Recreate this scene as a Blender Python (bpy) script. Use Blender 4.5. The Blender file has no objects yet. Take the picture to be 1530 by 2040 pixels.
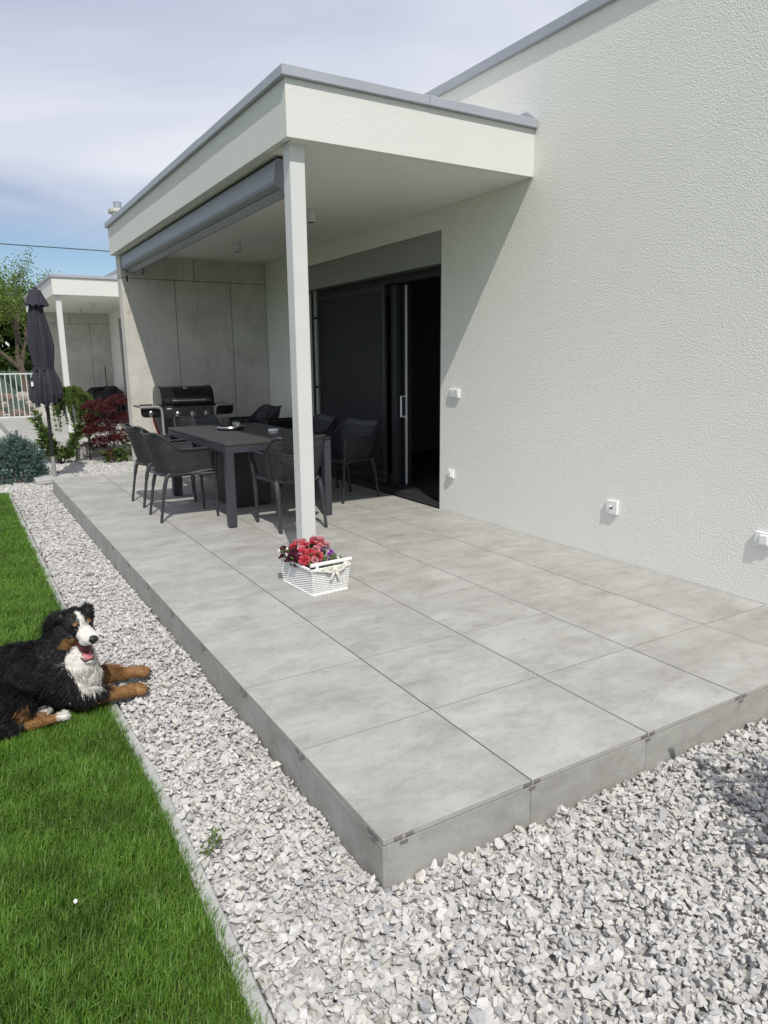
import bpy, bmesh, math, random
import numpy as np
from mathutils import Vector, Matrix, noise

# ------------------------------------------------------------------ camera, sky, sun, exposure
SC = bpy.context.scene
C = SC.collection
R = math.radians
cd = bpy.data.cameras.new('camera')
cam = bpy.data.objects.new('camera', cd); C.objects.link(cam)
cd.sensor_fit = 'HORIZONTAL'; cd.sensor_width = 36.0
cd.lens = 1406.5 / 1530 * 36.0
cd.clip_start = 0.05; cd.clip_end = 3000
cam.location = (-0.9561, -1.6114, 1.4165)
cam.rotation_euler = (R(77.934), R(0.510), R(-31.163))
SC.camera = cam

SUN = Vector((0.235, 0.735, -1.0)).normalized()          # way the light travels
W = bpy.data.worlds.new('World'); SC.world = W; W.use_nodes = True
nt = W.node_tree; nt.nodes.clear()
def wn(t, **k):
    n = nt.nodes.new(t)
    for a, b in k.items(): setattr(n, a, b)
    return n
out = wn('ShaderNodeOutputWorld'); bg = wn('ShaderNodeBackground'); bg.inputs['Strength'].default_value = 0.10
sky = wn('ShaderNodeTexSky', sky_type='NISHITA'); sky.sun_disc = False
sky.sun_elevation = math.asin(-SUN.z); sky.sun_rotation = math.atan2(-SUN.x, -SUN.y)
sky.altitude = 200; sky.air_density = 1.0; sky.dust_density = 0.1; sky.ozone_density = 3.0
tc = wn('ShaderNodeTexCoord'); sep = wn('ShaderNodeSeparateXYZ'); nt.links.new(tc.outputs['Generated'], sep.inputs[0])
def mth(op, a, b=None, c=None, clamp=False):
    n = wn('ShaderNodeMath', operation=op); n.use_clamp = clamp
    for i, x in enumerate((a, b, c)):
        if x is None: continue
        if isinstance(x, (int, float)): n.inputs[i].default_value = x
        else: nt.links.new(x, n.inputs[i])
    return n.outputs[0]
zc = mth('ADD', mth('MAXIMUM', sep.outputs[2], 0.0), 0.22)
comb = wn('ShaderNodeCombineXYZ')
nt.links.new(mth('DIVIDE', sep.outputs[0], zc), comb.inputs[0]); nt.links.new(mth('DIVIDE', sep.outputs[1], zc), comb.inputs[1])
mp = wn('ShaderNodeMapping'); mp.inputs['Scale'].default_value = (0.55, 0.9, 1); mp.inputs['Rotation'].default_value = (0, 0, 0.5); mp.inputs['Location'].default_value = (3.1, 0.35, 0)
nt.links.new(comb.outputs[0], mp.inputs[0])
n1 = wn('ShaderNodeTexNoise'); n1.inputs['Scale'].default_value = 1.3; n1.inputs['Detail'].default_value = 6; n1.inputs['Roughness'].default_value = 0.5; n1.inputs['Distortion'].default_value = 0.4
nt.links.new(mp.outputs[0], n1.inputs[0])
n2 = wn('ShaderNodeTexNoise'); n2.inputs['Scale'].default_value = 1.15; n2.inputs['Detail'].default_value = 5; n2.inputs['Distortion'].default_value = .5
nt.links.new(mp.outputs[0], n2.inputs[0])
# thin high veil: thick overhead, opening to blue low over the horizon
cov = mth('ADD', mth('SUBTRACT', mth('MULTIPLY', sep.outputs[2], 6.0), 0.42), mth('MULTIPLY', mth('SUBTRACT', n1.outputs[0], 0.5), 2.3))
fac = mth('SMOOTH_MIN', mth('ADD', cov, 0.0, clamp=True), 0.93, 0.25, clamp=True)
shade = wn('ShaderNodeMix', data_type='RGBA')
nt.links.new(mth('MULTIPLY', mth('SUBTRACT', n2.outputs[0], 0.34), 3.0, clamp=True), shade.inputs['Factor'])
shade.inputs['A'].default_value = (4.9, 5.4, 7.0, 1); shade.inputs['B'].default_value = (8.8, 9.0, 9.6, 1)
mx = wn('ShaderNodeMix', data_type='RGBA')
nt.links.new(fac, mx.inputs['Factor']); nt.links.new(sky.outputs[0], mx.inputs['A']); nt.links.new(shade.outputs['Result'], mx.inputs['B'])
nt.links.new(mx.outputs['Result'], bg.inputs['Color']); nt.links.new(bg.outputs[0], out.inputs[0])

sl = bpy.data.lights.new('sun', 'SUN'); sl.energy = 3.6; sl.angle = R(0.55); sl.color = (1.0, 0.955, 0.88)
so = bpy.data.objects.new('sun', sl); C.objects.link(so); so.location = (-3, -8, 12)
so.rotation_euler = SUN.to_track_quat('-Z', 'Y').to_euler()
SC.view_settings.view_transform = 'Standard'; SC.view_settings.look = 'None'
SC.view_settings.exposure = 0.0; SC.view_settings.gamma = 1.0; SC.view_settings.use_curve_mapping = False
SC.render.engine = 'CYCLES'
SC.cycles.max_bounces = 6; SC.cycles.diffuse_bounces = 3; SC.cycles.glossy_bounces = 3; SC.cycles.transmission_bounces = 4; SC.cycles.transparent_max_bounces = 6

rng = np.random.default_rng(7); random.seed(7)

# ------------------------------------------------------------------ materials
def srgb(*c): return tuple(((x/255)/12.92 if x/255 <= .04045 else ((x/255+.055)/1.055)**2.4) for x in c)
class NT:
    def __init__(s, name):
        s.m = bpy.data.materials.new(name); s.m.use_nodes = True; s.t = s.m.node_tree
        s.b = s.t.nodes['Principled BSDF']; s.o = s.t.nodes['Material Output']
    def n(s, t, **k):
        x = s.t.nodes.new(t)
        for a, b in k.items():
            if a in x.inputs.keys(): x.inputs[a].default_value = b
            else: setattr(x, a, b)
        return x
    def l(s, a, b): s.t.links.new(a, b)
    def coord(s, kind='Object', scale=(1, 1, 1), rnd=False):
        c = s.n('ShaderNodeTexCoord'); m = s.n('ShaderNodeMapping'); m.inputs['Scale'].default_value = scale
        s.l(c.outputs[kind], m.inputs[0])
        if rnd:
            oi = s.n('ShaderNodeObjectInfo'); mm = s.n('ShaderNodeMath', operation='MULTIPLY'); mm.inputs[1].default_value = 37.0
            s.l(oi.outputs['Random'], mm.inputs[0]); cb = s.n('ShaderNodeCombineXYZ')
            for i in range(3): s.l(mm.outputs[0], cb.inputs[i])
            s.l(cb.outputs[0], m.inputs['Location'])
        return m.outputs[0]
    def noise(s, vec, scale, detail=4, rough=.55, dist=0):
        x = s.n('ShaderNodeTexNoise'); x.inputs['Scale'].default_value = scale; x.inputs['Detail'].default_value = detail
        x.inputs['Roughness'].default_value = rough; x.inputs['Distortion'].default_value = dist
        s.l(vec, x.inputs['Vector']); return x.outputs['Fac']
    def ramp(s, fac, stops):
        x = s.n('ShaderNodeValToRGB'); e = x.color_ramp.elements
        while len(e) < len(stops): e.new(.5)
        for i, (p, c) in enumerate(stops):
            e[i].position = p; e[i].color = (*c, 1) if len(c) == 3 else c
        s.l(fac, x.inputs[0]); return x.outputs[0]
    def mix(s, f, a, b, mode='MIX'):
        x = s.n('ShaderNodeMix', data_type='RGBA', blend_type=mode)
        for k, v in (('Factor', f), ('A', a), ('B', b)):
            if isinstance(v, (int, float)): x.inputs[k].default_value = v
            elif isinstance(v, tuple): x.inputs[k].default_value = (*v, 1) if len(v) == 3 else v
            else: s.l(v, x.inputs[k])
        return x.outputs['Result']
    def bump(s, h, strength, dist, prev=None):
        x = s.n('ShaderNodeBump'); x.inputs['Strength'].default_value = strength; x.inputs['Distance'].default_value = dist
        s.l(h, x.inputs['Height'])
        if prev: s.l(prev, x.inputs['Normal'])
        return x.outputs[0]
    def fin(s, col=None, rough=.6, nrm=None, metal=0, spec=.5):
        if col is not None:
            if isinstance(col, tuple): s.b.inputs['Base Color'].default_value = (*col, 1)
            else: s.l(col, s.b.inputs['Base Color'])
        if isinstance(rough, (int, float)): s.b.inputs['Roughness'].default_value = rough
        else: s.l(rough, s.b.inputs['Roughness'])
        if nrm: s.l(nrm, s.b.inputs['Normal'])
        s.b.inputs['Metallic'].default_value = metal; s.b.inputs['Specular IOR Level'].default_value = spec
        return s.m
def simple(name, col, rough=.5, metal=0, var=.12, vs=6, bump=0, bs=200, spec=.5):
    t = NT(name); v = t.coord('Object', rnd=True); f = t.noise(v, vs, 4)
    a = tuple(c*(1-var) for c in col); b = tuple(min(1, c*(1+var)) for c in col)
    col_ = t.ramp(f, [(.3, a), (.7, b)])
    nr = t.bump(t.noise(v, bs, 2), bump, .002) if bump else None
    return t.fin(col_, rough, nr, metal, spec)

M = {}
def stucco(name, base, depth):
    t = NT(name); v = t.coord('Object')
    vo = t.n('ShaderNodeTexVoronoi', feature='SMOOTH_F1'); vo.inputs['Scale'].default_value = 150; vo.inputs['Smoothness'].default_value = .6; vo.inputs['Randomness'].default_value = 1
    wv = t.n('ShaderNodeTexNoise'); wv.inputs['Scale'].default_value = 60; t.l(v, wv.inputs['Vector'])
    ad = t.n('ShaderNodeVectorMath', operation='MULTIPLY_ADD'); t.l(wv.outputs['Color'], ad.inputs[0]); ad.inputs[1].default_value = (.012, .012, .012); t.l(v, ad.inputs[2]); t.l(ad.outputs[0], vo.inputs['Vector'])
    f2 = t.noise(v, 70, 3, .6, .4); f3 = t.noise(v, .7, 4); f4 = t.noise(v, 330, 2, .6)
    col = t.ramp(f3, [(.3, tuple(c*.96 for c in base)), (.7, base)])
    col = t.mix(.5, col, t.ramp(f4, [(.30, (.86, .86, .86)), (.6, (1, 1, 1))]), 'MULTIPLY')
    s = t.n('ShaderNodeMath', operation='MULTIPLY_ADD'); t.l(f2, s.inputs[0]); s.inputs[1].default_value = 1.3; t.l(vo.outputs['Distance'], s.inputs[2])
    return t.fin(col, .9, t.bump(s.outputs[0], 1.0, depth), spec=.2)
M['stucco'] = stucco('stucco', (.84, .835, .785), .0026)
M['stucco_fine'] = stucco('stucco_fine', (.70, .70, .672), .0012)
M['white_paint'] = simple('white_paint', (.60, .61, .595), .5, var=.02)
M['soffit'] = simple('soffit_paint', (.72, .71, .67), .85, var=.02, vs=2)

def tile_mat(name, k=1.0, vert=False):
    t = NT(name); v = t.coord('Object', (1, 1, 1), rnd=True); v2 = t.coord('Object', (1.0, 1.7, 1.7), rnd=True)
    a = t.noise(v2, 2.3, 9, .66, .25); b = t.noise(v, 22, 10, .8); d = t.noise(v2, 6.5, 9, .78, .35)
    col = t.ramp(a, [(.30, tuple(x*k for x in (.305, .298, .276))), (.52, tuple(x*k for x in (.39, .385, .362))), (.72, tuple(x*k for x in (.46, .456, .432)))])
    col = t.mix(.45, col, t.ramp(d, [(.36, (.66, .65, .62)), (.54, (1, 1, 1))]), 'MULTIPLY')
    col = t.mix(.22, col, t.ramp(b, [(.36, (.55, .55, .55)), (.5, (1, 1, 1))]), 'MULTIPLY')
    oi = t.n('ShaderNodeObjectInfo'); col = t.mix(.10, col, t.ramp(oi.outputs['Random'], [(0, (.82, .81, .79)), (1, (1, 1, 1))]), 'MULTIPLY')
    r = t.ramp(a, [(.3, (.55,)*3), (.7, (.72,)*3)])
    return t.fin(col, r, t.bump(b, .12, .001), spec=.35)
M['tile'] = tile_mat('terrace_tile')
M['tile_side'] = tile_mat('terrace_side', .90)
M['tile_edge'] = simple('tile_edge', (.35, .345, .325), .8, var=.1, vs=20)
M['dark_void'] = simple('joint_shadow_gap', (.03, .03, .03), .9)
M['clip'] = simple('edge_clip', (.17, .162, .155), .6)

t = NT('formwork_concrete'); v = t.coord('Object'); vs_ = t.coord('Object', (5, 5, .8))
a = t.noise(v, 1.6, 8, .68, .6); st = t.noise(vs_, 2.2, 6, .6, .3); pit = t.noise(v, 24, 3, .5); pit2 = t.noise(v, 7, 6, .75, .5)
col = t.ramp(a, [(.3, (.47, .455, .42)), (.5, (.56, .54, .50)), (.7, (.66, .635, .585))])
col = t.mix(.22, col, t.ramp(st, [(.36, (.60, .58, .54)), (.52, (1, 1, 1))]), 'MULTIPLY')
col = t.mix(.8, col, t.ramp(pit, [(.235, (.22, .21, .19)), (.285, (1, 1, 1))]), 'MULTIPLY')
col = t.mix(.5, col, t.ramp(pit2, [(.30, (.45, .43, .40)), (.40, (1, 1, 1))]), 'MULTIPLY')
M['concrete'] = t.fin(col, .85, t.bump(pit, .3, .004), spec=.25)
M['kerb'] = simple('kerb_concrete', (.40, .40, .39), .85, var=.14, vs=9, bump=.4, bs=300)
M['zinc'] = simple('zinc_coping', (.36, .385, .43), .45, metal=.0, var=.05, vs=3)
M['awning'] = simple('awning_metal', (.22, .24, .275), .42, var=.04, vs=3)
M['gap_shade'] = simple('awning_gap_shade', (.03, .03, .033), .6)  # near-black colour standing in for the shade above the awning
M['shutter'] = simple('shutter_box', (.28, .285, .28), .55, var=.03)
M['anthracite'] = simple('anthracite_frame', (.032, .034, .037), .42, var=.1)
M['resin'] = simple('anthracite_resin', (.030, .031, .037), .48, var=.1, bump=.15, bs=500)
M['table'] = simple('anthracite_aluminium', (.040, .042, .054), .45, var=.08)
M['slat'] = simple('anthracite_slat', (.050, .051, .053), .55, var=.18, vs=12)
M['black'] = simple('black_enamel', (.012, .012, .013), .16, var=.15)
M['black_matt'] = simple('black_matt', (.014, .014, .015), .55, var=.2)
M['steel'] = simple('brushed_steel', (.62, .62, .62), .28, metal=1, var=.06)
M['tube_grey'] = simple('grey_tube', (.33, .33, .335), .35, metal=.25, var=.05)
M['rubber'] = simple('rubber', (.02, .02, .02), .8)
M['white_plastic'] = simple('white_plastic', (.80, .80, .80), .3, var=.02)
M['white_wicker'] = simple('white_wicker', (.80, .80, .78), .55, var=.08, vs=30)
M['ribbon'] = simple('ribbon', (.66, .64, .58), .8, var=.06)
M['soil'] = simple('soil', (.035, .026, .02), .95, var=.4, vs=60, bump=.6, bs=120)
M['wax'] = simple('candle_wax', (.78, .77, .72), .5, var=.03)
M['orange'] = simple('orange_hose', (.42, .07, .025), .45)
M['bark'] = simple('bark', (.10, .075, .055), .9, var=.4, vs=14, bump=.8, bs=50)
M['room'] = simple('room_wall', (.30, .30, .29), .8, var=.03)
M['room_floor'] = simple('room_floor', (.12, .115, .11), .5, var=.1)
M['fence'] = simple('fence_paint', (.60, .62, .60), .5, var=.06)
M['net'] = simple('green_net', (.07, .115, .085), .8, var=.2, vs=3)
M['cover'] = simple('black_cover', (.014, .014, .016), .6, var=.2, bump=.5, bs=30)
M['umbrella'] = simple('umbrella_cloth', (.028, .027, .040), .85, var=.12, vs=8, bump=.2, bs=900)
M['chrome_tray'] = simple('tray_metal', (.45, .45, .44), .22, metal=1, var=.1)
def glass(name, tint, rough=.02):
    t = NT(name); t.b.inputs['Base Color'].default_value = (*tint, 1); t.b.inputs['Roughness'].default_value = rough
    t.b.inputs['Transmission Weight'].default_value = 1; t.b.inputs['IOR'].default_value = 1.45; return t.m
M['glass'] = glass('clear_glass', (.95, .97, .96))
# panes are thin: mix of see-through and mirror
t = NT('window_glass'); tr = t.n('ShaderNodeBsdfTransparent'); tr.inputs[0].default_value = (.55, .58, .57, 1)
gl = t.n('ShaderNodeBsdfGlossy'); gl.inputs['Roughness'].default_value = .02; fr = t.n('ShaderNodeFresnel'); fr.inputs[0].default_value = 1.5
ms = t.n('ShaderNodeMixShader'); t.l(fr.outputs[0], ms.inputs[0]); t.l(tr.outputs[0], ms.inputs[1]); t.l(gl.outputs[0], ms.inputs[2]); t.l(ms.outputs[0], t.o.inputs[0])
M['pane'] = t.m
# insect gauze: dark woven mesh that lets a little through
t = NT('insect_gauze'); tr = t.n('ShaderNodeBsdfTransparent'); tr.inputs[0].default_value = (1, 1, 1, 1)
ms = t.n('ShaderNodeMixShader'); ms.inputs[0].default_value = .62
t.b.inputs['Base Color'].default_value = (.035, .036, .04, 1); t.b.inputs['Roughness'].default_value = .6
t.l(tr.outputs[0], ms.inputs[1]); t.l(t.b.outputs[0], ms.inputs[2]); t.l(ms.outputs[0], t.o.inputs[0]); M['gauze'] = t.m

def island_mat(name, cols, rough=.85, spec=.25, trans=0, bump=0, bs=60, var=.25, ns=20):
    t = NT(name); g = t.n('ShaderNodeNewGeometry'); n = len(cols)
    col = t.ramp(g.outputs['Random Per Island'], [(i/(n-1), c) for i, c in enumerate(cols)])
    v = t.coord('Object'); f = t.noise(v, ns, 4, .6)
    col = t.mix(1, col, t.ramp(f, [(.3, (1-var,)*3), (.65, (1, 1, 1))]), 'MULTIPLY')
    nr = t.bump(t.noise(v, bs, 4, .6), bump, .004) if bump else None
    t.fin(col, rough, nr, spec=spec)
    if trans:
        tl = t.n('ShaderNodeBsdfTranslucent'); t.l(col, tl.inputs[0]); ms = t.n('ShaderNodeMixShader'); ms.inputs[0].default_value = trans
        t.l(t.b.outputs[0], ms.inputs[1]); t.l(tl.outputs[0], ms.inputs[2]); t.l(ms.outputs[0], t.o.inputs[0])
    return t.m
M['gravel'] = island_mat('limestone_gravel', [(.39, .39, .40), (.50, .49, .475), (.59, .575, .555), (.53, .52, .508), (.64, .63, .615), (.47, .463, .455), (.59, .56, .51), (.60, .59, .58)], .85, .25, bump=.25, bs=140, var=.22, ns=60)
M['gravel_far'] = simple('gravel_ground', (.46, .45, .43), .9, var=.35, vs=45, bump=1, bs=60)
M['stone_pile'] = island_mat('pile_stone', [(.30, .24, .18), (.42, .36, .30), (.22, .18, .15), (.50, .45, .38), (.35, .25, .18)], .9, bump=.6, bs=20)
M['grass'] = island_mat('grass_blade', [(.060, .158, .015), (.117, .28, .028), (.18, .375, .04), (.089, .22, .024), (.255, .41, .065), (.14, .315, .033), (.28, .355, .09)], .42, .5, .38, var=.46, ns=4.5)
M['earth'] = simple('earth', (.045, .055, .02), .95, var=.3, vs=20)
M['meadow'] = simple('meadow', (.06, .10, .03), .95, var=.4, vs=.5)
M['leaf_locust'] = island_mat('locust_leaf', [(.10, .17, .025), (.17, .25, .045), (.13, .21, .03), (.22, .29, .065)], .6, .2, .4)
M['leaf_dark'] = island_mat('hedge_leaf', [(.05, .095, .02), (.085, .14, .03), (.065, .115, .025), (.12, .16, .045)], .6, .2, .3)
M['leaf_rhodo'] = island_mat('laurel_leaf', [(.07, .13, .025), (.13, .20, .05), (.09, .15, .035), (.18, .24, .08)], .38, .5, .2)
M['leaf_larch'] = island_mat('larch_needle', [(.085, .16, .03), (.14, .22, .05), (.11, .18, .04)], .6, .3, .3)
M['leaf_maple'] = island_mat('maple_leaf', [(.075, .012, .016), (.12, .02, .022), (.055, .01, .014), (.16, .035, .03)], .55, .3, .3)
M['needle'] = island_mat('spruce_needle', [(.085, .18, .165), (.15, .27, .25), (.06, .13, .115), (.22, .35, .33)], .6, .3, .1)

# ------------------------------------------------------------------ mesh helpers
def obj(name, me, mat=None, parent=None, loc=None):
    if isinstance(mat, str): mat = M[mat]
    if mat is not None and len(me.materials) == 0: me.materials.append(mat)
    o = bpy.data.objects.new(name, me); C.objects.link(o)
    if parent is not None: o.parent = parent
    if loc is not None: o.location = loc
    return o
def empty(name, loc=(0, 0, 0), rz=0.0):
    o = bpy.data.objects.new(name, None); C.objects.link(o); o.location = loc; o.rotation_euler = (0, 0, rz); o.empty_display_size = .1
    return o
def tag(o, label=None, cat=None, group=None, kind=None):
    if label: o['label'] = label
    if cat: o['category'] = cat
    if group: o['group'] = group
    if kind: o['kind'] = kind
    return o
def copy_tree(o, parent=None):
    c = o.copy(); C.objects.link(c)
    if parent is not None: c.parent = parent
    for ch in list(o.children): copy_tree(ch, c)
    return c
def np_mesh(name, V, F, smooth=False):
    """V (n,3); F (m,k) one polygon size"""
    me = bpy.data.meshes.new(name); V = np.asarray(V, np.float32); F = np.asarray(F, np.int32)
    m, k = F.shape
    me.vertices.add(len(V)); me.vertices.foreach_set('co', V.ravel())
    me.loops.add(m*k); me.loops.foreach_set('vertex_index', F.ravel())
    me.polygons.add(m); me.polygons.foreach_set('loop_start', np.arange(0, m*k, k, dtype=np.int32))
    try: me.polygons.foreach_set('loop_total', np.full(m, k, np.int32))
    except Exception: pass
    me.polygons.foreach_set('use_smooth', np.full(m, bool(smooth)))
    me.update(calc_edges=True); return me
class MB:
    def __init__(s): s.v = []; s.f = []
    def add(s, vs, fs):
        b = len(s.v); s.v += [tuple(map(float, p)) for p in vs]; s.f += [tuple(i+b for i in f) for f in fs]; return s
    def box(s, x0, x1, y0, y1, z0, z1, bev=0.0, mat=None):
        cx, cy, cz = (x0+x1)/2, (y0+y1)/2, (z0+z1)/2; h = ((x1-x0)/2, (y1-y0)/2, (z1-z0)/2)
        if bev <= 0:
            vs = [(cx+a*h[0], cy+b*h[1], cz+c*h[2]) for a in (-1, 1) for b in (-1, 1) for c in (-1, 1)]
            fs = [(0, 1, 3, 2), (4, 6, 7, 5), (0, 4, 5, 1), (2, 3, 7, 6), (0, 2, 6, 4), (1, 5, 7, 3)]
        else:
            e = min(bev, *[k*.98 for k in h]); vs = []; idx = {}
            for a in (-1, 1):
                for b in (-1, 1):
                    for c in (-1, 1):
                        for ax in range(3):
                            q = [a*(h[0]-e), b*(h[1]-e), c*(h[2]-e)]; q[ax] = (a, b, c)[ax]*h[ax]
                            idx[(a, b, c, ax)] = len(vs); vs.append((cx+q[0], cy+q[1], cz+q[2]))
            fs = []
            for ax in range(3):
                o1, o2 = (ax+1) % 3, (ax+2) % 3
                for sg in (-1, 1):
                    f = []
                    for p, q in ((-1, -1), (1, -1), (1, 1), (-1, 1)):
                        k = [0, 0, 0]; k[ax] = sg; k[o1] = p; k[o2] = q; f.append(idx[(*k, ax)])
                    fs.append(tuple(f if sg > 0 else f[::-1]))
            for ax in range(3):
                o1, o2 = (ax+1) % 3, (ax+2) % 3
                for p in (-1, 1):
                    for q in (-1, 1):
                        a = [0]*3; b = [0]*3; a[ax] = -1; b[ax] = 1
                        for k in (a, b): k[o1] = p; k[o2] = q
                        fs.append((idx[(*a, o1)], idx[(*b, o1)], idx[(*b, o2)], idx[(*a, o2)]))
            for a in (-1, 1):
                for b in (-1, 1):
                    for c in (-1, 1): fs.append(tuple(idx[(a, b, c, ax)] for ax in range(3)))
        if mat is not None: vs = [tuple(mat @ Vector(p)) for p in vs]
        return s.add(vs, fs)
    def tube(s, pts, r, n=8, cap=True, closed=False, sx=1.0, up=None):
        pts = [Vector(p) for p in pts]; N = len(pts); rr = r if isinstance(r, (list, tuple)) else [r]*N
        vs = []; fs = []; prev = None
        for i, p in enumerate(pts):
            if closed: d = pts[(i+1) % N]-pts[i-1]
            else: d = pts[min(i+1, N-1)]-pts[max(i-1, 0)]
            if d.length < 1e-9: d = Vector((0, 0, 1))
            d.normalize()
            if prev is None:
                u = Vector(up) if up else (Vector((0, 0, 1)) if abs(d.z) < .9 else Vector((1, 0, 0)))
            else: u = prev
            a = (u-d*u.dot(d)); a = a.normalized() if a.length > 1e-6 else d.orthogonal().normalized()
            b = d.cross(a); prev = a
            for k in range(n):
                th = 2*math.pi*(k+.5)/n; vs.append(p+a*math.cos(th)*rr[i]*sx+b*math.sin(th)*rr[i])
        M_ = N if closed else N-1
        for i in range(M_):
            j = (i+1) % N
            for k in range(n): fs.append((i*n+k, i*n+(k+1) % n, j*n+(k+1) % n, j*n+k))
        if cap and not closed: fs.append(tuple(range(n))[::-1]); fs.append(tuple((N-1)*n+k for k in range(n)))
        return s.add(vs, fs)
    def lathe(s, prof, n=24, c=(0, 0, 0), cap=True):
        vs = []; fs = []
        for r, z in prof:
            for k in range(n):
                th = 2*math.pi*k/n; vs.append((c[0]+r*math.cos(th), c[1]+r*math.sin(th), c[2]+z))
        for i in range(len(prof)-1):
            for k in range(n): fs.append((i*n+k, i*n+(k+1) % n, (i+1)*n+(k+1) % n, (i+1)*n+k))
        if cap: fs.append(tuple(range(n))[::-1]); fs.append(tuple((len(prof)-1)*n+k for k in range(n)))
        return s.add(vs, fs)
    def prism(s, poly, axis, a, b):
        """extrude a 2-D polygon along axis (0 x: poly is (y,z); 1 y: poly is (x,z); 2 z: poly is (x,y))"""
        n = len(poly); mk = {0: lambda p, t: (t, p[0], p[1]), 1: lambda p, t: (p[0], t, p[1]), 2: lambda p, t: (p[0], p[1], t)}[axis]
        vs = [mk(p, a) for p in poly]+[mk(p, b) for p in poly]
        fs = [tuple(range(n)), tuple(range(n, 2*n))[::-1]]+[(i, n+i, n+(i+1) % n, (i+1) % n) for i in range(n)]
        return s.add(vs, fs)
    def surf(s, fn, nu, nv):
        vs = [fn(i/nu, j/nv) for i in range(nu+1) for j in range(nv+1)]
        fs = [(i*(nv+1)+j, (i+1)*(nv+1)+j, (i+1)*(nv+1)+j+1, i*(nv+1)+j+1) for i in range(nu) for j in range(nv)]
        return s.add(vs, fs)
    def mesh(s, name, smooth=False, fix=True, ang=35):
        me = bpy.data.meshes.new(name); me.from_pydata(s.v, [], s.f)
        if fix:
            bm = bmesh.new(); bm.from_mesh(me); bmesh.ops.recalc_face_normals(bm, faces=bm.faces[:])
            if smooth:
                for f in bm.faces: f.smooth = True
                for e in bm.edges:
                    if len(e.link_faces) == 2 and e.calc_face_angle(0) > R(ang): e.smooth = False
            bm.to_mesh(me); bm.free()
        me.update(); return me
    def build(s, name, mat, parent=None, smooth=False, loc=None, fix=True, ang=35):
        return obj(name, s.mesh(name, smooth, fix, ang), mat, parent, loc)
def bez(p, n=12):
    """Catmull-Rom through points"""
    P = [Vector(q) for q in p]; P = [2*P[0]-P[1]]+P+[2*P[-1]-P[-2]]; o = []
    for i in range(1, len(P)-2):
        for k in range(n):
            t = k/n; a, b, c, d = P[i-1], P[i], P[i+1], P[i+2]
            o.append(.5*((2*b)+(c-a)*t+(2*a-5*b+4*c-d)*t*t+(3*b-a-3*c+d)*t**3))
    o.append(P[-2]); return o
def sstep(a, b, x):
    t = max(0.0, min(1.0, (x-a)/(b-a))); return t*t*(3-2*t)

# ------------------------------------------------------------------ ground
XW, YF, ZS, PER = 2.99, 8.11, 2.765, 11.5
mb = MB(); mb.surf(lambda u, v: ((u-.5)*1600, (v-.5)*1600, -.32), 8, 8)
tag(mb.build('ground', 'meadow', fix=False), 'green meadow stretching away behind the houses', 'ground', kind='structure')
mb = MB(); mb.box(-.44, 2.99, -3.2, 0, -.30, -.188); mb.box(-.44, 0, 0, 8.36, -.30, -.188); mb.box(-3.4, 2.99, 8.36, 11.5, -.30, -.188)
mb.box(-3.4, 0, 11.5, 21.2, -.30, -.17); mb.box(-6, 5, 21.2, 24.5, -.30, -.15)
tag(mb.build('gravel_ground', 'gravel_far'), 'pale ground under the gravel around the terrace', 'ground', kind='structure')
def kerb_x(y):
    return float(np.interp(y, [-3, -.3, .2, .9, 1.4, 1.9, 3.6, 8.4], [-.455, -.458, -.446, -.432, -.444, -.462, -.466, -.472]))
mb = MB()
pts = [(kerb_x(y)-.045, y) for y in np.linspace(-3.2, 8.3, 60)]
mb.prism(pts+[(-3.4, 8.3), (-3.4, -3.2)], 2, -.30, -.182)
tag(mb.build('lawn', 'earth'), 'mown lawn earth beside the gravel strip', 'lawn', kind='structure')

# kerb of concrete edging stones
kerb = empty('kerb', (-.47, 0, -.3)); tag(kerb, 'narrow grey concrete edging between lawn and gravel', 'kerb', kind='structure')
y = -3.0
while y < 8.25:
    y1 = min(y+.996, 8.30); xs = np.linspace(y, y1, 7); b = MB()
    poly = [(kerb_x(a)+.47, a) for a in xs]+[(kerb_x(a)-.046+.47, a) for a in xs[::-1]]
    inner = [(p[0]+(-.005 if i < 7 else .005), p[1]) for i, p in enumerate(poly)]
    n = len(poly)
    b.add([(*p, 0) for p in poly]+[(*p, .134) for p in poly]+[(*p, .140) for p in inner],
          [tuple(range(n))[::-1]]+[(i, (i+1) % n, n+(i+1) % n, n+i) for i in range(n)]+[(n+i, n+(i+1) % n, 2*n+(i+1) % n, 2*n+i) for i in range(n)]+[tuple(range(2*n, 3*n))])
    b.build('edging_stone', 'kerb', kerb); y += 1.0
b = MB(); b.box(-2.9, .0, 8.30, 8.35, 0, .152, .005); b.build('edging_stone', 'kerb', kerb)

# ------------------------------------------------------------------ terraces
T = .6; G = .0034
def tile_mesh(name, w, d):
    b = MB(); b.box(G, w-G, G, d-G, -.02, 0, .0012); me = b.mesh(name)
    me.materials.append(M['tile']); me.materials.append(M['tile_edge'])
    for p in me.polygons: p.material_index = 0 if p.normal.z > .3 else 1
    return me
tm = {k: tile_mesh('tile', *k) for k in ((T, T), (.588, T), (T, .3), (.588, .3))}
def panel_mesh(L, axis):
    b = MB(); H0, H1 = -.26, -.0235
    if axis == 'y': b.box(.003, .018, .0012, L-.0012, H0, H1, .001)
    else: b.box(.0012, L-.0012, .003, .018, H0, H1, .001)
    me = b.mesh('side_panel'); me.materials.append(M['tile_side']); return me
pm = {('y', T): panel_mesh(T, 'y'), ('y', .3): panel_mesh(.3, 'y'), ('x', T): panel_mesh(T, 'x'), ('x', .588): panel_mesh(.588, 'x')}
cb = MB(); cb.box(-.014, .014, -.0006, .02, -.0065, .0065, .001); clip_x = cb.mesh('edge_clip'); clip_x.materials.append(M['clip'])
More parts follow.
